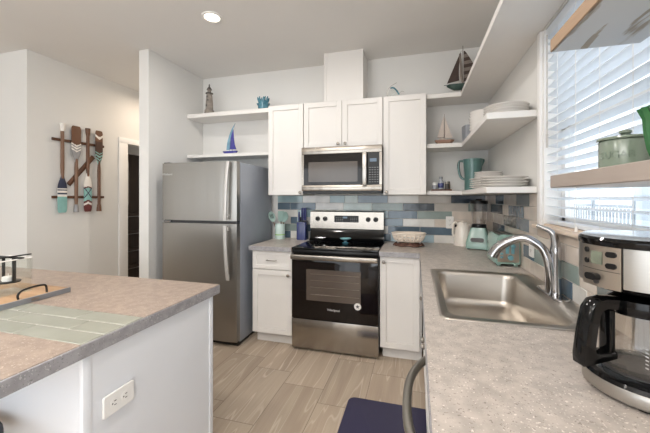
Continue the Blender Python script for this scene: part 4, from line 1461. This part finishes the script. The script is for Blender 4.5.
b = MB(); plate_poly(b, left + right, 0.008, y=-0.006); b.cyl((0.03, -0.006, 0.03), (0.03, -0.006, 0.06), 0.003, seg=8); part('mainsail', b, 'sail_blue', t, 'violet blue curved sail')

# glass ornament on the right wall cabinet
t = thing('glass_ornament', 'clear glass ornament with blue streak on the right wall cabinet', 'ornament', (-0.205, 3.075, 2.3025))
b = MB(); b.lathe([(0.0, 0), (0.038, 0), (0.046, 0.018), (0.044, 0.045), (0.030, 0.070), (0.012, 0.080), (0.0, 0.081)], seg=26, sx=1.2, sy=0.8); part('body', b, 'clear', t)
b = MB(); b.tube(smooth([(-0.025, -0.03, 0.078), (0.005, -0.042, 0.075), (0.035, -0.036, 0.045), (0.055, -0.03, 0.012)], 5), [0.004] + [0.007] * 14 + [0.004], 8); part('streak', b, 'teal_shiny', t, 'blue glass streak')
b = MB(); b.tube(smooth([(-0.055, 0, 0.006), (-0.058, 0, 0.06), (-0.03, 0, 0.10), (0.03, 0, 0.135)], 5), 0.0022, 6); b.tube(smooth([(0.05, 0, 0.03), (0.075, 0, 0.05), (0.095, 0, 0.045)], 4), 0.002, 6); part('feelers', b, 'nickel', t)

# ------------------------------------------------------------------ things on the corner shelves
t = thing('sailboat_figurine', 'dark rusted metal sailboat with striped sail on the highest corner shelf', 'figurine', (0.398, 3.165, 2.3062))
b = MB(); b.lathe([(0.0, 0), (0.055, 0), (0.055, 0.010), (0.0, 0.012)], seg=24, sx=1.4, sy=0.6); b.cyl((0, 0, 0.008), (0, 0, 0.05), 0.006, seg=8); part('stand', b, 'rust', t)
b = MB()
b.loft([zl([(-0.06, -0.008), (0.06, -0.008), (0.07, 0), (0.06, 0.008), (-0.06, 0.008), (-0.07, 0)], 0.040), zl([(-0.10, -0.028), (0.09, -0.028), (0.12, 0), (0.09, 0.028), (-0.10, 0.028), (-0.125, 0)], 0.075), zl([(-0.105, -0.03), (0.10, -0.03), (0.135, 0), (0.10, 0.03), (-0.105, 0.03), (-0.13, 0)], 0.092)])
b.cyl((-0.10, 0, 0.088), (-0.150, 0, 0.094), 0.003, seg=6)
part('hull', b, 'verdigris', t, 'green hull')
b = MB(); b.cyl((0.012, 0, 0.09), (0.012, 0, 0.44), 0.005, 0.003, seg=8); part('mast', b, 'rust_light', t)
b = MB(); b.prism(curve2([(-0.125, 0.105), (-0.09, 0.19), (-0.04, 0.31), (0.0, 0.40)], 4) + curve2([(-0.012, 0.36), (-0.022, 0.22), (-0.020, 0.125)], 4), 'xz', -0.008, -0.005); part('jib', b, 'rust', t)
b = MB(['rust', 'rust_light'])
for i in range(9):
    z0 = 0.115 + i * 0.031; z1 = z0 + 0.031
    w0 = 0.145 * (1 - (z0 - 0.115) / 0.29) ** 0.85; w1 = 0.145 * max(0.01, (1 - (z1 - 0.115) / 0.29)) ** 0.85
    b.prism([(0.02, z0), (0.02 + w0, z0 + 0.02 * w0 / 0.145), (0.02 + w1, z1 + 0.02 * w1 / 0.145), (0.02, z1)], 'xz', 0.004, 0.008, mi=i % 2)
part('mainsail', b, None, t, 'dark sail with pale stripes')
b = MB(); b.tube(smooth([(-0.012, -0.006, 0.37), (-0.006, -0.010, 0.26), (-0.004, -0.010, 0.16), (0.012, -0.008, 0.10)], 5), 0.010, 8, flat=0.35); part('inner_sail', b, 'rust_light', t)

t = thing('sailboat_figurine', 'small wooden sailboat with beige sails on the middle corner shelf', 'figurine', (0.247, 3.150, 1.8532))
b = MB()
b.loft([zl([(-0.05, -0.014), (0.045, -0.014), (0.06, 0), (0.045, 0.014), (-0.05, 0.014), (-0.055, 0)], 0.0), zl([(-0.072, -0.024), (0.06, -0.024), (0.085, 0), (0.06, 0.024), (-0.072, 0.024), (-0.078, 0)], 0.028), zl([(-0.076, -0.024), (0.062, -0.024), (0.09, 0), (0.062, 0.024), (-0.076, 0.024), (-0.082, 0)], 0.040)])
part('hull', b, 'hull_tan', t)
b = MB(); b.box(-0.04, 0.01, -0.012, 0.012, 0.040, 0.056, 0.003); part('cabin', b, 'sailcloth', t)
b = MB(); b.cyl((0.002, 0, 0.04), (0.002, 0, 0.28), 0.0032, 0.002, seg=8); b.cyl((0.002, 0, 0.062), (-0.062, 0, 0.062), 0.002, seg=6); part('mast', b, 'darkwood', t, 'dark mast and boom')
b = MB(); b.prism([(-0.002, 0.066), (-0.058, 0.066)] + curve2([(-0.050, 0.10), (-0.028, 0.18), (-0.003, 0.26)], 4), 'xz', -0.0012, 0.0012); part('mainsail', b, 'sailcloth', t)
b = MB(); b.prism([(0.008, 0.25)] + curve2([(0.018, 0.22), (0.048, 0.13), (0.074, 0.055)], 4) + [(0.008, 0.062)], 'xz', -0.0012, 0.0012); part('jib', b, 'sailcloth', t)

b = MB()
b.loft([zl(rrect(-0.05, 0.05, -0.05, 0.05, 0.008, 3), 0), zl(rrect(-0.057, 0.057, -0.057, 0.057, 0.008, 3), 0.17), zl(rrect(-0.052, 0.052, -0.052, 0.052, 0.008, 3), 0.17), zl(rrect(-0.046, 0.046, -0.046, 0.046, 0.008, 3), 0.01)])
solo('square_vase', b, 'bluegrey', 'blue grey square vase behind the bowls on the middle shelf', 'vase', (0.475, 3.21, 1.8532), R(12))

ORD = ['bottom', 'second from bottom', 'third from bottom', 'fourth from bottom', 'fifth from bottom', 'sixth from bottom', 'seventh from bottom', 'eighth from bottom']


def dish_profile(kind, r):
    if kind == 'plate':
        return [(0.0, 0.0), (r * 0.55, 0.0), (r * 0.62, 0.003), (r * 0.97, 0.0145), (r, 0.0168), (r * 0.985, 0.0182), (r * 0.64, 0.0075), (r * 0.55, 0.005), (0.0, 0.0045)]
    return [(0.0, 0.0), (r * 0.5, 0.0), (r * 0.55, 0.004), (r * 0.85, 0.022), (r * 0.98, 0.048), (r, 0.052), (r * 0.965, 0.0525), (r * 0.82, 0.026), (r * 0.5, 0.008), (0.0, 0.007)]


protos = {}


def stack(kind, r, n, step, x, y, z, where, group, jitter=0.004, z0i=0):
    for i in range(n):
        key = (kind, r)
        if key not in protos:
            b = MB(); b.lathe(dish_profile(kind, r), seg=44)
            o = solo('dinner_plate' if kind == 'plate' and r > 0.11 else ('side_plate' if kind == 'plate' else 'cereal_bowl'), b, 'ceramic', '', 'plate' if kind == 'plate' else 'bowl')
            protos[key] = o
        else:
            o = protos[key].copy(); C.objects.link(o)
        o.location = (x + random.uniform(-jitter, jitter), y + random.uniform(-jitter, jitter), z + 0.0003 + i * step)
        pos = 'topmost' if i == n - 1 else ORD[i]
        o['label'] = 'white %s, %s in the stack %s' % ('plate' if kind == 'plate' else 'bowl', pos, where)
        o['category'] = 'plate' if kind == 'plate' else 'bowl'
        o['group'] = group


stack('plate', 0.124, 4, 0.0155, 0.530, 2.20, 1.8532, 'at the near end of the middle shelf', 'dinner plates on the middle shelf', 0.003)
stack('bowl', 0.118, 7, 0.0215, 0.525, 2.78, 1.8532, 'at the back of the middle shelf', 'bowls on the middle shelf', 0.003)
stack('plate', 0.131, 4, 0.0155, 0.522, 2.215, 1.4247, 'at the near end of the lowest shelf', 'dinner plates at the near end of the lowest shelf', 0.003)
stack('plate', 0.130, 5, 0.0155, 0.520, 2.66, 1.4247, 'behind, beside the teal pitcher', 'dinner plates beside the teal pitcher', 0.003)
stack('plate', 0.098, 4, 0.0122, 0.520, 2.66, 1.4247 + 5 * 0.0155 - 0.004, 'of small ones on the rear dinner plates', 'side plates on top of the rear stack', 0.003)

t = thing('pitcher', 'teal ceramic pitcher on the lowest corner shelf', 'pitcher', (0.495, 3.18, 1.4247), R(172))
b = MB(); b.lathe([(0.0, 0), (0.064, 0), (0.068, 0.006), (0.070, 0.05), (0.072, 0.16), (0.080, 0.25), (0.085, 0.285), (0.082, 0.288), (0.076, 0.26), (0.066, 0.12), (0.062, 0.012), (0.0, 0.012)], seg=32); part('body', b, 'teal_clay', t)
b = MB(); b.tube(smooth([(0.076, 0, 0.270), (0.105, 0, 0.274), (0.120, 0, 0.245), (0.116, 0, 0.18), (0.098, 0, 0.125), (0.064, 0, 0.105)], 5), 0.011, 10, flat=1.5); part('handle', b, 'teal_clay', t)
b = MB(); b.tube([(-0.062, 0, 0.235), (-0.080, 0, 0.272), (-0.088, 0, 0.285)], [0.022, 0.02, 0.012], 10); part('spout', b, 'teal_clay', t)

# spice set on a small dark tray
b = MB(); b.box(-0.09, 0.09, -0.05, 0.05, 0.0, 0.010, 0.003); b.box(-0.09, 0.09, -0.05, -0.046, 0.010, 0.016); b.box(-0.09, 0.09, 0.046, 0.05, 0.010, 0.016)
solo('serving_tray', b, 'darkwood', 'small dark wooden tray with shakers on the lowest corner shelf', 'tray', (0.222, 3.165, 1.4247))


def bottle(name, label, x, y, prof, mat, lid, lidmat, band=None):
    t = thing(name, label, name.split('_')[-1], (0.222 + x, 3.165 + y, 1.4349))
    b = MB(); b.lathe(prof, seg=20); part('jar', b, mat, t)
    b = MB(); b.lathe(lid, seg=20); part('lid', b, lidmat, t)
    if band:
        b = MB(); b.lathe(band[0], seg=20, cap=False); part('label_band', b, band[1], t)


bottle('salt_shaker', 'white topped glass shaker at the left of the dark tray', -0.055, -0.01, [(0.0, 0), (0.022, 0), (0.023, 0.004), (0.022, 0.045), (0.0, 0.045)], 'bluegrey', [(0.0, 0.0455), (0.022, 0.0455), (0.022, 0.062), (0.012, 0.070), (0.0, 0.071)], 'white')
bottle('spice_bottle', 'tall blue banded bottle in the middle of the dark tray', 0.0, 0.008, [(0.0, 0), (0.026, 0), (0.027, 0.005), (0.027, 0.075), (0.014, 0.092), (0.013, 0.102), (0.0, 0.102)], 'bluegrey', [(0.0, 0.1025), (0.016, 0.1025), (0.016, 0.122), (0.0, 0.123)], 'trayside', ([(0.0272, 0.02), (0.0278, 0.021), (0.0278, 0.062), (0.0272, 0.063)], 'blue'))
bottle('pepper_shaker', 'brown glass shaker at the right of the dark tray', 0.052, -0.012, [(0.0, 0), (0.019, 0), (0.020, 0.004), (0.019, 0.055), (0.0, 0.055)], 'stone_dark', [(0.0, 0.0555), (0.018, 0.0555), (0.017, 0.074), (0.0, 0.076)], 'nickel')
bottle('spice_bottle', 'slim brown bottle behind the brown shaker on the dark tray', 0.068, 0.024, [(0.0, 0), (0.015, 0), (0.016, 0.004), (0.015, 0.06), (0.0, 0.06)], 'hull_tan', [(0.0, 0.0605), (0.013, 0.0605), (0.012, 0.078), (0.0, 0.079)], 'stone_dark')

# ------------------------------------------------------------------ things on the window shelf
t = thing('canister', 'sage green lidded canister on the beige window shelf', 'canister', (0.533, 1.036, 1.4307))
b = MB(); b.lathe([(0.0, 0), (0.052, 0), (0.0555, 0.004), (0.0560, 0.078), (0.054, 0.081), (0.0, 0.081)], seg=44); body = part('pot', b, 'green_can', t)
b = MB(); b.lathe([(0.0, 0.0815), (0.0590, 0.0815), (0.0600, 0.084), (0.0585, 0.088), (0.035, 0.093), (0.0, 0.094)], seg=44); ld = part('lid', b, 'green_can', t)
b = MB(); b.lathe([(0.008, 0.094), (0.009, 0.098), (0.0135, 0.101), (0.0135, 0.107), (0.011, 0.1085), (0.0, 0.109)], seg=24); part('knob', b, 'green_can', ld)
# embossed wording wrapped round the pot
for i, ch in enumerate('SUGAR'):
    a = R(222 + (i - 2) * 17)
    text_mesh('raised_letter', ch, 0.026, 'green_can', body, (0.0562 * math.cos(a), 0.0562 * math.sin(a), 0.040), (R(90), 0, a + R(90)), 0.0012)

t = solo('fluted_vase', (lambda b: (b.loft([[((r + 0.0025 * math.cos(k * 2 * PI / 4)) * math.cos(2 * PI * k / 64), (r + 0.0025 * math.cos(k * 2 * PI / 4)) * math.sin(2 * PI * k / 64), z) for k in range(64)]
         for r, z in ((0.030, 0.0), (0.033, 0.004), (0.031, 0.016), (0.037, 0.035), (0.042, 0.07), (0.044, 0.10), (0.050, 0.115), (0.053, 0.122), (0.049, 0.121), (0.040, 0.10), (0.036, 0.05), (0.028, 0.012))]), b)[1])(MB()),
         'green_vase', 'emerald green fluted vase on the beige window shelf', 'vase', (0.516, 0.845, 1.4307))


# ------------------------------------------------------------------ outlets
def outlet(label, loc, rot, horizontal=False):
    t = thing('wall_outlet', label, 'outlet', loc)
    t.rotation_euler = rot
    b = MB()
    pl = rrect(-0.0355, 0.0355, -0.0585, 0.0585, 0.006, 3)
    b.loft([[(p[0], 0.0, p[1]) for p in pl], [(p[0], -0.005, p[1]) for p in pl], [(p[0] * 0.95, -0.007, p[1] * 0.97) for p in pl]])
    pt = part('cover_plate', b, 'white', t)
    for s in (-1, 1):
        b = MB()
        pl = rrect(-0.016, 0.016, s * 0.021 - 0.0135, s * 0.021 + 0.0135, 0.012, 4)
        b.loft([[(p[0], -0.0068, p[1]) for p in pl], [(p[0], -0.0082, p[1]) for p in pl]])
        r_ = part('socket', b, 'white', pt)
        b = MB()
        for xx in (-0.0065, 0.0065):
            b.box(xx - 0.0012, xx + 0.0012, -0.0088, -0.0082, s * 0.021 - 0.001, s * 0.021 + 0.007)
        b.box(-0.002, 0.002, -0.0088, -0.0082, s * 0.021 - 0.009, s * 0.021 - 0.005)
        part('slots', b, 'darkgrey', r_)
    return t


outlet('white wall outlet in the backsplash above the kettle', (0.316, 3.3585, 1.122), (0, 0, 0))
outlet('white wall outlet on the window wall behind the faucet', (0.6495, 2.13, 1.075), (0, 0, R(-90)))
o = outlet('white outlet lying sideways on the island end panel', (-0.9803, 0.867, 0.674), (0, R(90), R(90)))
o.rotation_euler = Matrix(((0, -1, 0), (0, 0, 1), (-1, 0, 0))).transposed().to_euler() if False else (0, 0, 0)
# local x -> world -z, local y -> world -x (plate faces +X), local z -> world +y
o.rotation_euler = Matrix(((0, -1, 0), (0, 0, 1), (-1, 0, 0))).to_euler()

# ------------------------------------------------------------------ floor mat
b = MB()
b.loft([zl(rrect(-0.436, 0.10, 1.05, 2.155, 0.045, 6), 0.0005), zl(rrect(-0.436, 0.10, 1.05, 2.155, 0.045, 6), 0.010), zl(rrect(-0.426, 0.09, 1.06, 2.145, 0.04, 6), 0.016)])
solo('floor_mat', b, 'mat', 'navy blue cushioned kitchen mat on the floor before the sink', 'mat')

# ------------------------------------------------------------------ island
t = thing('kitchen_island', 'white panelled island base with outlet on its end', 'island', (-1.9, 1.1, 0))
ix, iy = -1.9, 1.1
b = MB(); b.box(-3.0 - ix, -0.985 - ix - 0.004, 0.750 - iy, 1.398 - iy, 0.0, 0.8735); part('body', b, 'island', t)
b = MB(); b.box(-0.9885 - ix, -0.985 - ix, 0.775 - iy, 1.375 - iy, 0.0, 0.8735); part('end_panel', b, 'island', t)
for (y0, y1) in ((0.7455, 0.7745), (1.3755, 1.4035)):
    b = MB(); b.box(-1.0 - ix, -0.981 - ix, y0 - iy, y1 - iy, 0.0, 0.8735, 0.002); part('corner_trim', b, 'island', t)
t = thing('island_countertop', 'speckled island countertop painted tan for warm light with grey green tile inlay', 'countertop', (-1.9, 1.1, 0.874))
b = MB()
b.box(-3.05 - ix, -0.975 - ix, 0.972 - iy, 1.445 - iy, 0, 0.042)
b.box(-3.05 - ix, -0.975 - ix, 0.30 - iy, 0.735 - iy, 0, 0.042)
b.box(-3.05 - ix, -0.975 - ix, 0.735 - iy, 0.972 - iy, 0, 0.033)
part('slab', b, 'quartz_island', t)
b = MB()
b.box(-0.9748 - ix, -0.9708 - ix, 0.30 - iy, 1.448 - iy, -0.003, 0.0405, 0.002, 1)
b.box(-3.05 - ix, -0.9748 - ix, 1.445 - iy, 1.448 - iy, -0.003, 0.0405, 0.002, 1)
part('edge_band', b, 'edge', t, 'speckled edge band greyed for cool daylight')
b = MB(['grout_dark', 'inlay'])
b.box(-3.05 - ix, -0.976 - ix, 0.7352 - iy, 0.9718 - iy, 0.033, 0.0405, mi=0)
for r_ in range(3):
    y0 = 0.737 + r_ * 0.0785
    x = -0.977 - (0.0 if r_ % 2 == 0 else 0.15) + 0.0
    xe = -0.977
    first = True
    while xe > -3.0:
        w = 0.303
        if first:
            w = (0.303, 0.16, 0.24)[r_]
            first = False
        b.box(xe - w + 0.004 - ix, xe - ix, y0 - iy, y0 + 0.0745 - iy, 0.0355, 0.0428, 0.002, 1, mi=1)
        xe -= w
part('tile_inlay', b, None, t, 'strip of glossy grey green subway tiles')

# stool tucked under the overhang
t = thing('bar_stool', 'dark navy bar stool tucked under the island overhang', 'stool', (-1.345, 0.530, 0))
b = MB(); b.lathe([(0.0, 0.60), (0.185, 0.60), (0.195, 0.61), (0.195, 0.635), (0.18, 0.648), (0.0, 0.65)], seg=36); part('seat', b, 'navy_seat', t)
for k in range(4):
    a = R(45 + 90 * k)
    b = MB(); b.cyl((0.12 * math.cos(a), 0.12 * math.sin(a), 0.602), (0.18 * math.cos(a), 0.18 * math.sin(a), 0.0), 0.015, 0.012, seg=12); part('leg', b, 'darkwood', t)
b = MB(); b.tube([(0.162 * math.cos(2 * PI * k / 32), 0.162 * math.sin(2 * PI * k / 32), 0.19) for k in range(32)], 0.009, 8, closed=True); part('foot_ring', b, 'nickel', t)

# wooden tray with glass candle lantern
t = thing('serving_tray', 'oak tray with zinc edge and black handle on the island', 'tray', (-1.80, 0.985, 0.9170))
b = MB(); b.box(-0.23, 0.222, -0.15, 0.152, 0.0, 0.020, 0.001, 1); part('board', b, 'traywood', t)
for q0, q1 in ((0.2222, 0.230), (-0.238, -0.2302)):
    b = MB(); b.box(q0, q1, -0.15, 0.152, 0.0, 0.022, 0.001, 1); part('edge_strip', b, 'trayside', t, 'grey zinc edge strip')
for sx in (0.205, -0.215):
    b = MB(); b.tube(smooth([(sx, -0.042, 0.0195), (sx, -0.044, 0.038), (sx, -0.030, 0.052), (sx, 0.0, 0.058), (sx, 0.045, 0.058), (sx, 0.062, 0.050), (sx, 0.066, 0.0195)], 5), 0.0042, 8); part('handle', b, 'black_iron', t, 'black iron arched handle')
b = MB(); b.box(0.2302, 0.2312, -0.01, 0.02, 0.006, 0.016); part('name_plate', b, 'nickel', t)

t = thing('candle_lantern', 'square clear glass candle lantern with black frame on the oak tray', 'lantern', (-1.765, 0.985, 0.9372))
b = MB()
o_, i_ = 0.075, 0.071
b.loft([zl(rrect(-o_, o_, -o_, o_, 0.014, 5), 0.0), zl(rrect(-o_, o_, -o_, o_, 0.014, 5), 0.150), zl(rrect(-i_, i_, -i_, i_, 0.012, 5), 0.150), zl(rrect(-i_, i_, -i_, i_, 0.012, 5), 0.004)], cap0=True, cap1=True)
part('glass', b, 'clear', t)
b = MB(); b.tube(zl(rrect(-0.074, 0.074, -0.074, 0.074, 0.014, 5), 0.1515), 0.0028, 8, closed=True); part('glass_rim', b, 'ceramic', t, 'glass rim painted pale as a glint')  # glint on the glass edge painted as a pale rim
b = MB(); b.box(-0.090, 0.092, 0.010, 0.028, 0.1545, 0.160, 0.002); b.box(0.034, 0.046, -0.090, 0.085, 0.160, 0.1655, 0.002); part('cross_bars', b, 'black_iron', t, 'black crossed iron bars over the glass')
b = MB(); b.box(0.036, 0.043, 0.012, 0.026, 0.052, 0.1545, 0.001, 1); b.box(-0.028, -0.024, 0.012, 0.024, 0.052, 0.1545, 0.001, 1); b.lathe([(0.0, 0.046), (0.040, 0.046), (0.042, 0.052), (0.0, 0.052)], (0.012, 0.016, 0), 28); part('candle_hanger', b, 'black_iron', t)
b = MB(); b.lathe([(0.0, 0.0522), (0.021, 0.0522), (0.022, 0.055), (0.021, 0.072), (0.0, 0.071)], (0.008, 0.016, 0), 24); b.cyl((0.008, 0.016, 0.07), (0.008, 0.016, 0.085), 0.001, seg=6); part('candle', b, 'wax', t, 'white candle')

# ------------------------------------------------------------------ oars on the hall wall
t = thing('oar_wall_art', 'four painted wooden oars on a brown rack on the hall wall', 'wall art', (-3.629, 2.72, 1.205))
oy_ = 2.72
for z, nm in ((0.770, 'crossbar'), (0.165, 'crossbar')):
    b = MB(); b.box(0.002, 0.020, 2.431 - oy_, 3.004 - oy_, z - 0.014, z + 0.014, 0.002, 1); part(nm, b, 'darkwood', t)
b = MB(); b.M = Matrix.Translation((0, 0, 0))
b.tube([(0.011, 2.595 - oy_, 0.30), (0.011, 2.875 - oy_, 0.635)], 0.026, 4, flat=0.4, up=(0, 1, 0)); part('diagonal_bar', b, 'darkwood', t)


def oar(y, flip, blade_len, bw_, blade_col, shaft_col, grip_col):
    """flip=True: blade at the top"""
    Lt = 0.945
    keys = list(OAR)
    q = lambda v: Lt - v if flip else v          # v measured from the blade end
    b = MB([OAR[shaft_col]]); b.tube([(0.036, y, q(blade_len - 0.06)), (0.036, y, q(blade_len + 0.05)), (0.036, y, q(Lt - 0.03))], [0.013, 0.018, 0.016], 12)
    root = part('oar', b, None, t)
    b = MB([OAR[grip_col]]); b.tube([(0.036, y, q(Lt - 0.085)), (0.036, y, q(Lt - 0.045)), (0.036, y, q(Lt))], [0.0172, 0.023, 0.026], 12); part('grip', b, None, root)
    b = MB([OAR[k] for k in keys])
    nu, nv = 12, 72
    def half(s):
        w = bw_ / 2
        if s < 0.10:
            return w * (0.78 + 0.22 * math.sin(PI / 2 * s / 0.10)) if s > 0 else w * 0.70
        if s < 0.62:
            return w
        return w + (0.013 - w) * (0.5 - 0.5 * math.cos(PI * (s - 0.62) / 0.38))
    for side in (1, -1):
        grid = []
        for i in range(nv + 1):
            s = i / nv
            h_ = half(s)
            rowp = []
            for j in range(nu + 1):
                u = -1 + 2 * j / nu
                x = 0.036 + side * (0.002 + 0.006 * (1 - u * u) * (0.5 + s * 0.6))
                rowp.append((x, y + u * h_, q(s * blade_len)))
            grid.append(rowp)
        verts = [p for rp in grid for p in rp]
        for i in range(nv):
            for j in range(nu):
                uc = -1 + 2 * (j + 0.5) / nu
                k = blade_col((i + 0.5) / nv, uc)
                a = i * (nu + 1) + j
                b.add([verts[a], verts[a + 1], verts[a + nu + 2], verts[a + nu + 1]], [[0, 1, 2, 3]], keys.index(k))
    # rim closing the two faces
    for i in range(nv):
        s0, s1 = i / nv, (i + 1) / nv
        for u in (-1, 1):
            k = blade_col((i + 0.5) / nv, u * 0.98)
            b.add([(0.034, y + u * half(s0), q(s0 * blade_len)), (0.038, y + u * half(s0), q(s0 * blade_len)), (0.038, y + u * half(s1), q(s1 * blade_len)), (0.034, y + u * half(s1), q(s1 * blade_len))], [[0, 1, 2, 3]], keys.index(k))
    b.add([(0.034, y - half(0), q(0)), (0.038, y - half(0), q(0)), (0.038, y + half(0), q(0)), (0.034, y + half(0), q(0))], [[0, 1, 2, 3]], keys.index(blade_col(0, 0)))
    bmesh.ops.remove_doubles(b.bm, verts=b.bm.verts[:], dist=0.00005)
    part('blade', b, None, root)


oar(2.516 - oy_, False, 0.42, 0.094, lambda s, u: 'tl' if s < 0.40 else ('wh' if s < 0.455 else ('nv' if s < 0.50 else ('wh' if s < 0.55 else ('nv' if s < 0.58 else ('wh' if s < 0.605 else 'nv'))))), 'hd', 'wh')
oar(2.66 - oy_, True, 0.42, 0.104, lambda s, u: 'br' if s < 0.44 + 0.07 * (1 - abs(u)) else ('wh' if (int((s - 0.07 * (1 - abs(u)) - 0.44) / 0.035) % 2 == 0 and s < 0.62 + 0.07 * (1 - abs(u))) else 'gy'), 'hd', 'gy')
oar(2.79 - oy_, False, 0.46, 0.092, lambda s, u: 'rd' if s < 0.20 - 0.05 * abs(u) else ('wh' if s < 0.25 - 0.05 * abs(u) else ('rd' if s < 0.30 - 0.05 * abs(u) else ('nv' if abs(abs(u) - abs((s - 0.46) / 0.13)) < 0.16 and 0.33 < s < 0.59 else ('tl' if s < 0.60 - 0.05 * abs(u) else ('rd' if s < 0.63 - 0.03 * abs(u) else 'wh'))))), 'br', 'br')
oar(2.924 - oy_, True, 0.42, 0.092, lambda s, u: 'wh' if 0.10 < s - 0.08 * (1 - abs(u)) < 0.17 else ('br' if s < 0.30 else ('dk' if s < 0.64 - 0.06 * abs(u) else ('tl' if int((s - 0.58 + 0.06 * abs(u)) / 0.045) % 2 == 1 or s > 0.86 else 'dk'))), 'br', 'br')

# ------------------------------------------------------------------ dark cabinet in the room beyond the hall door
t = thing('tall_cabinet', 'tall dark cabinet glimpsed through the hall doorway', 'cabinet', (-4.45, 4.0, 0))
b = MB(); b.box(-0.29, 0.29, -0.28, 0.28, 0.0, 2.02, 0.004); part('body', b, 'closet', t)
b = MB(); b.box(0.2905, 0.31, -0.27, 0.27, 1.15, 2.0, 0.004); d = part('door', b, 'closet', t)
b = MB(); b.tube(smooth([(0.31, -0.20, 1.90), (0.34, -0.20, 1.88), (0.34, -0.20, 1.30), (0.31, -0.20, 1.28)], 3), 0.007, 8); part('handle', b, 'chrome', d, 'slim chrome handle')
for k in range(4):
    z0 = 0.10 + k * 0.26
    b = MB(); b.box(0.2905, 0.31, -0.27, 0.27, z0, z0 + 0.25, 0.004); d = part('drawer', b, 'closet', t)
    b = MB(); b.cyl((0.325, -0.2, z0 + 0.2), (0.325, 0.2, z0 + 0.2), 0.006, seg=8)
    for yy in (-0.19, 0.19):
        b.cyl((0.308, yy, z0 + 0.2), (0.325, yy, z0 + 0.2), 0.005, seg=8)
    part('bar_pull', b, 'chrome', d, 'chrome bar pull')
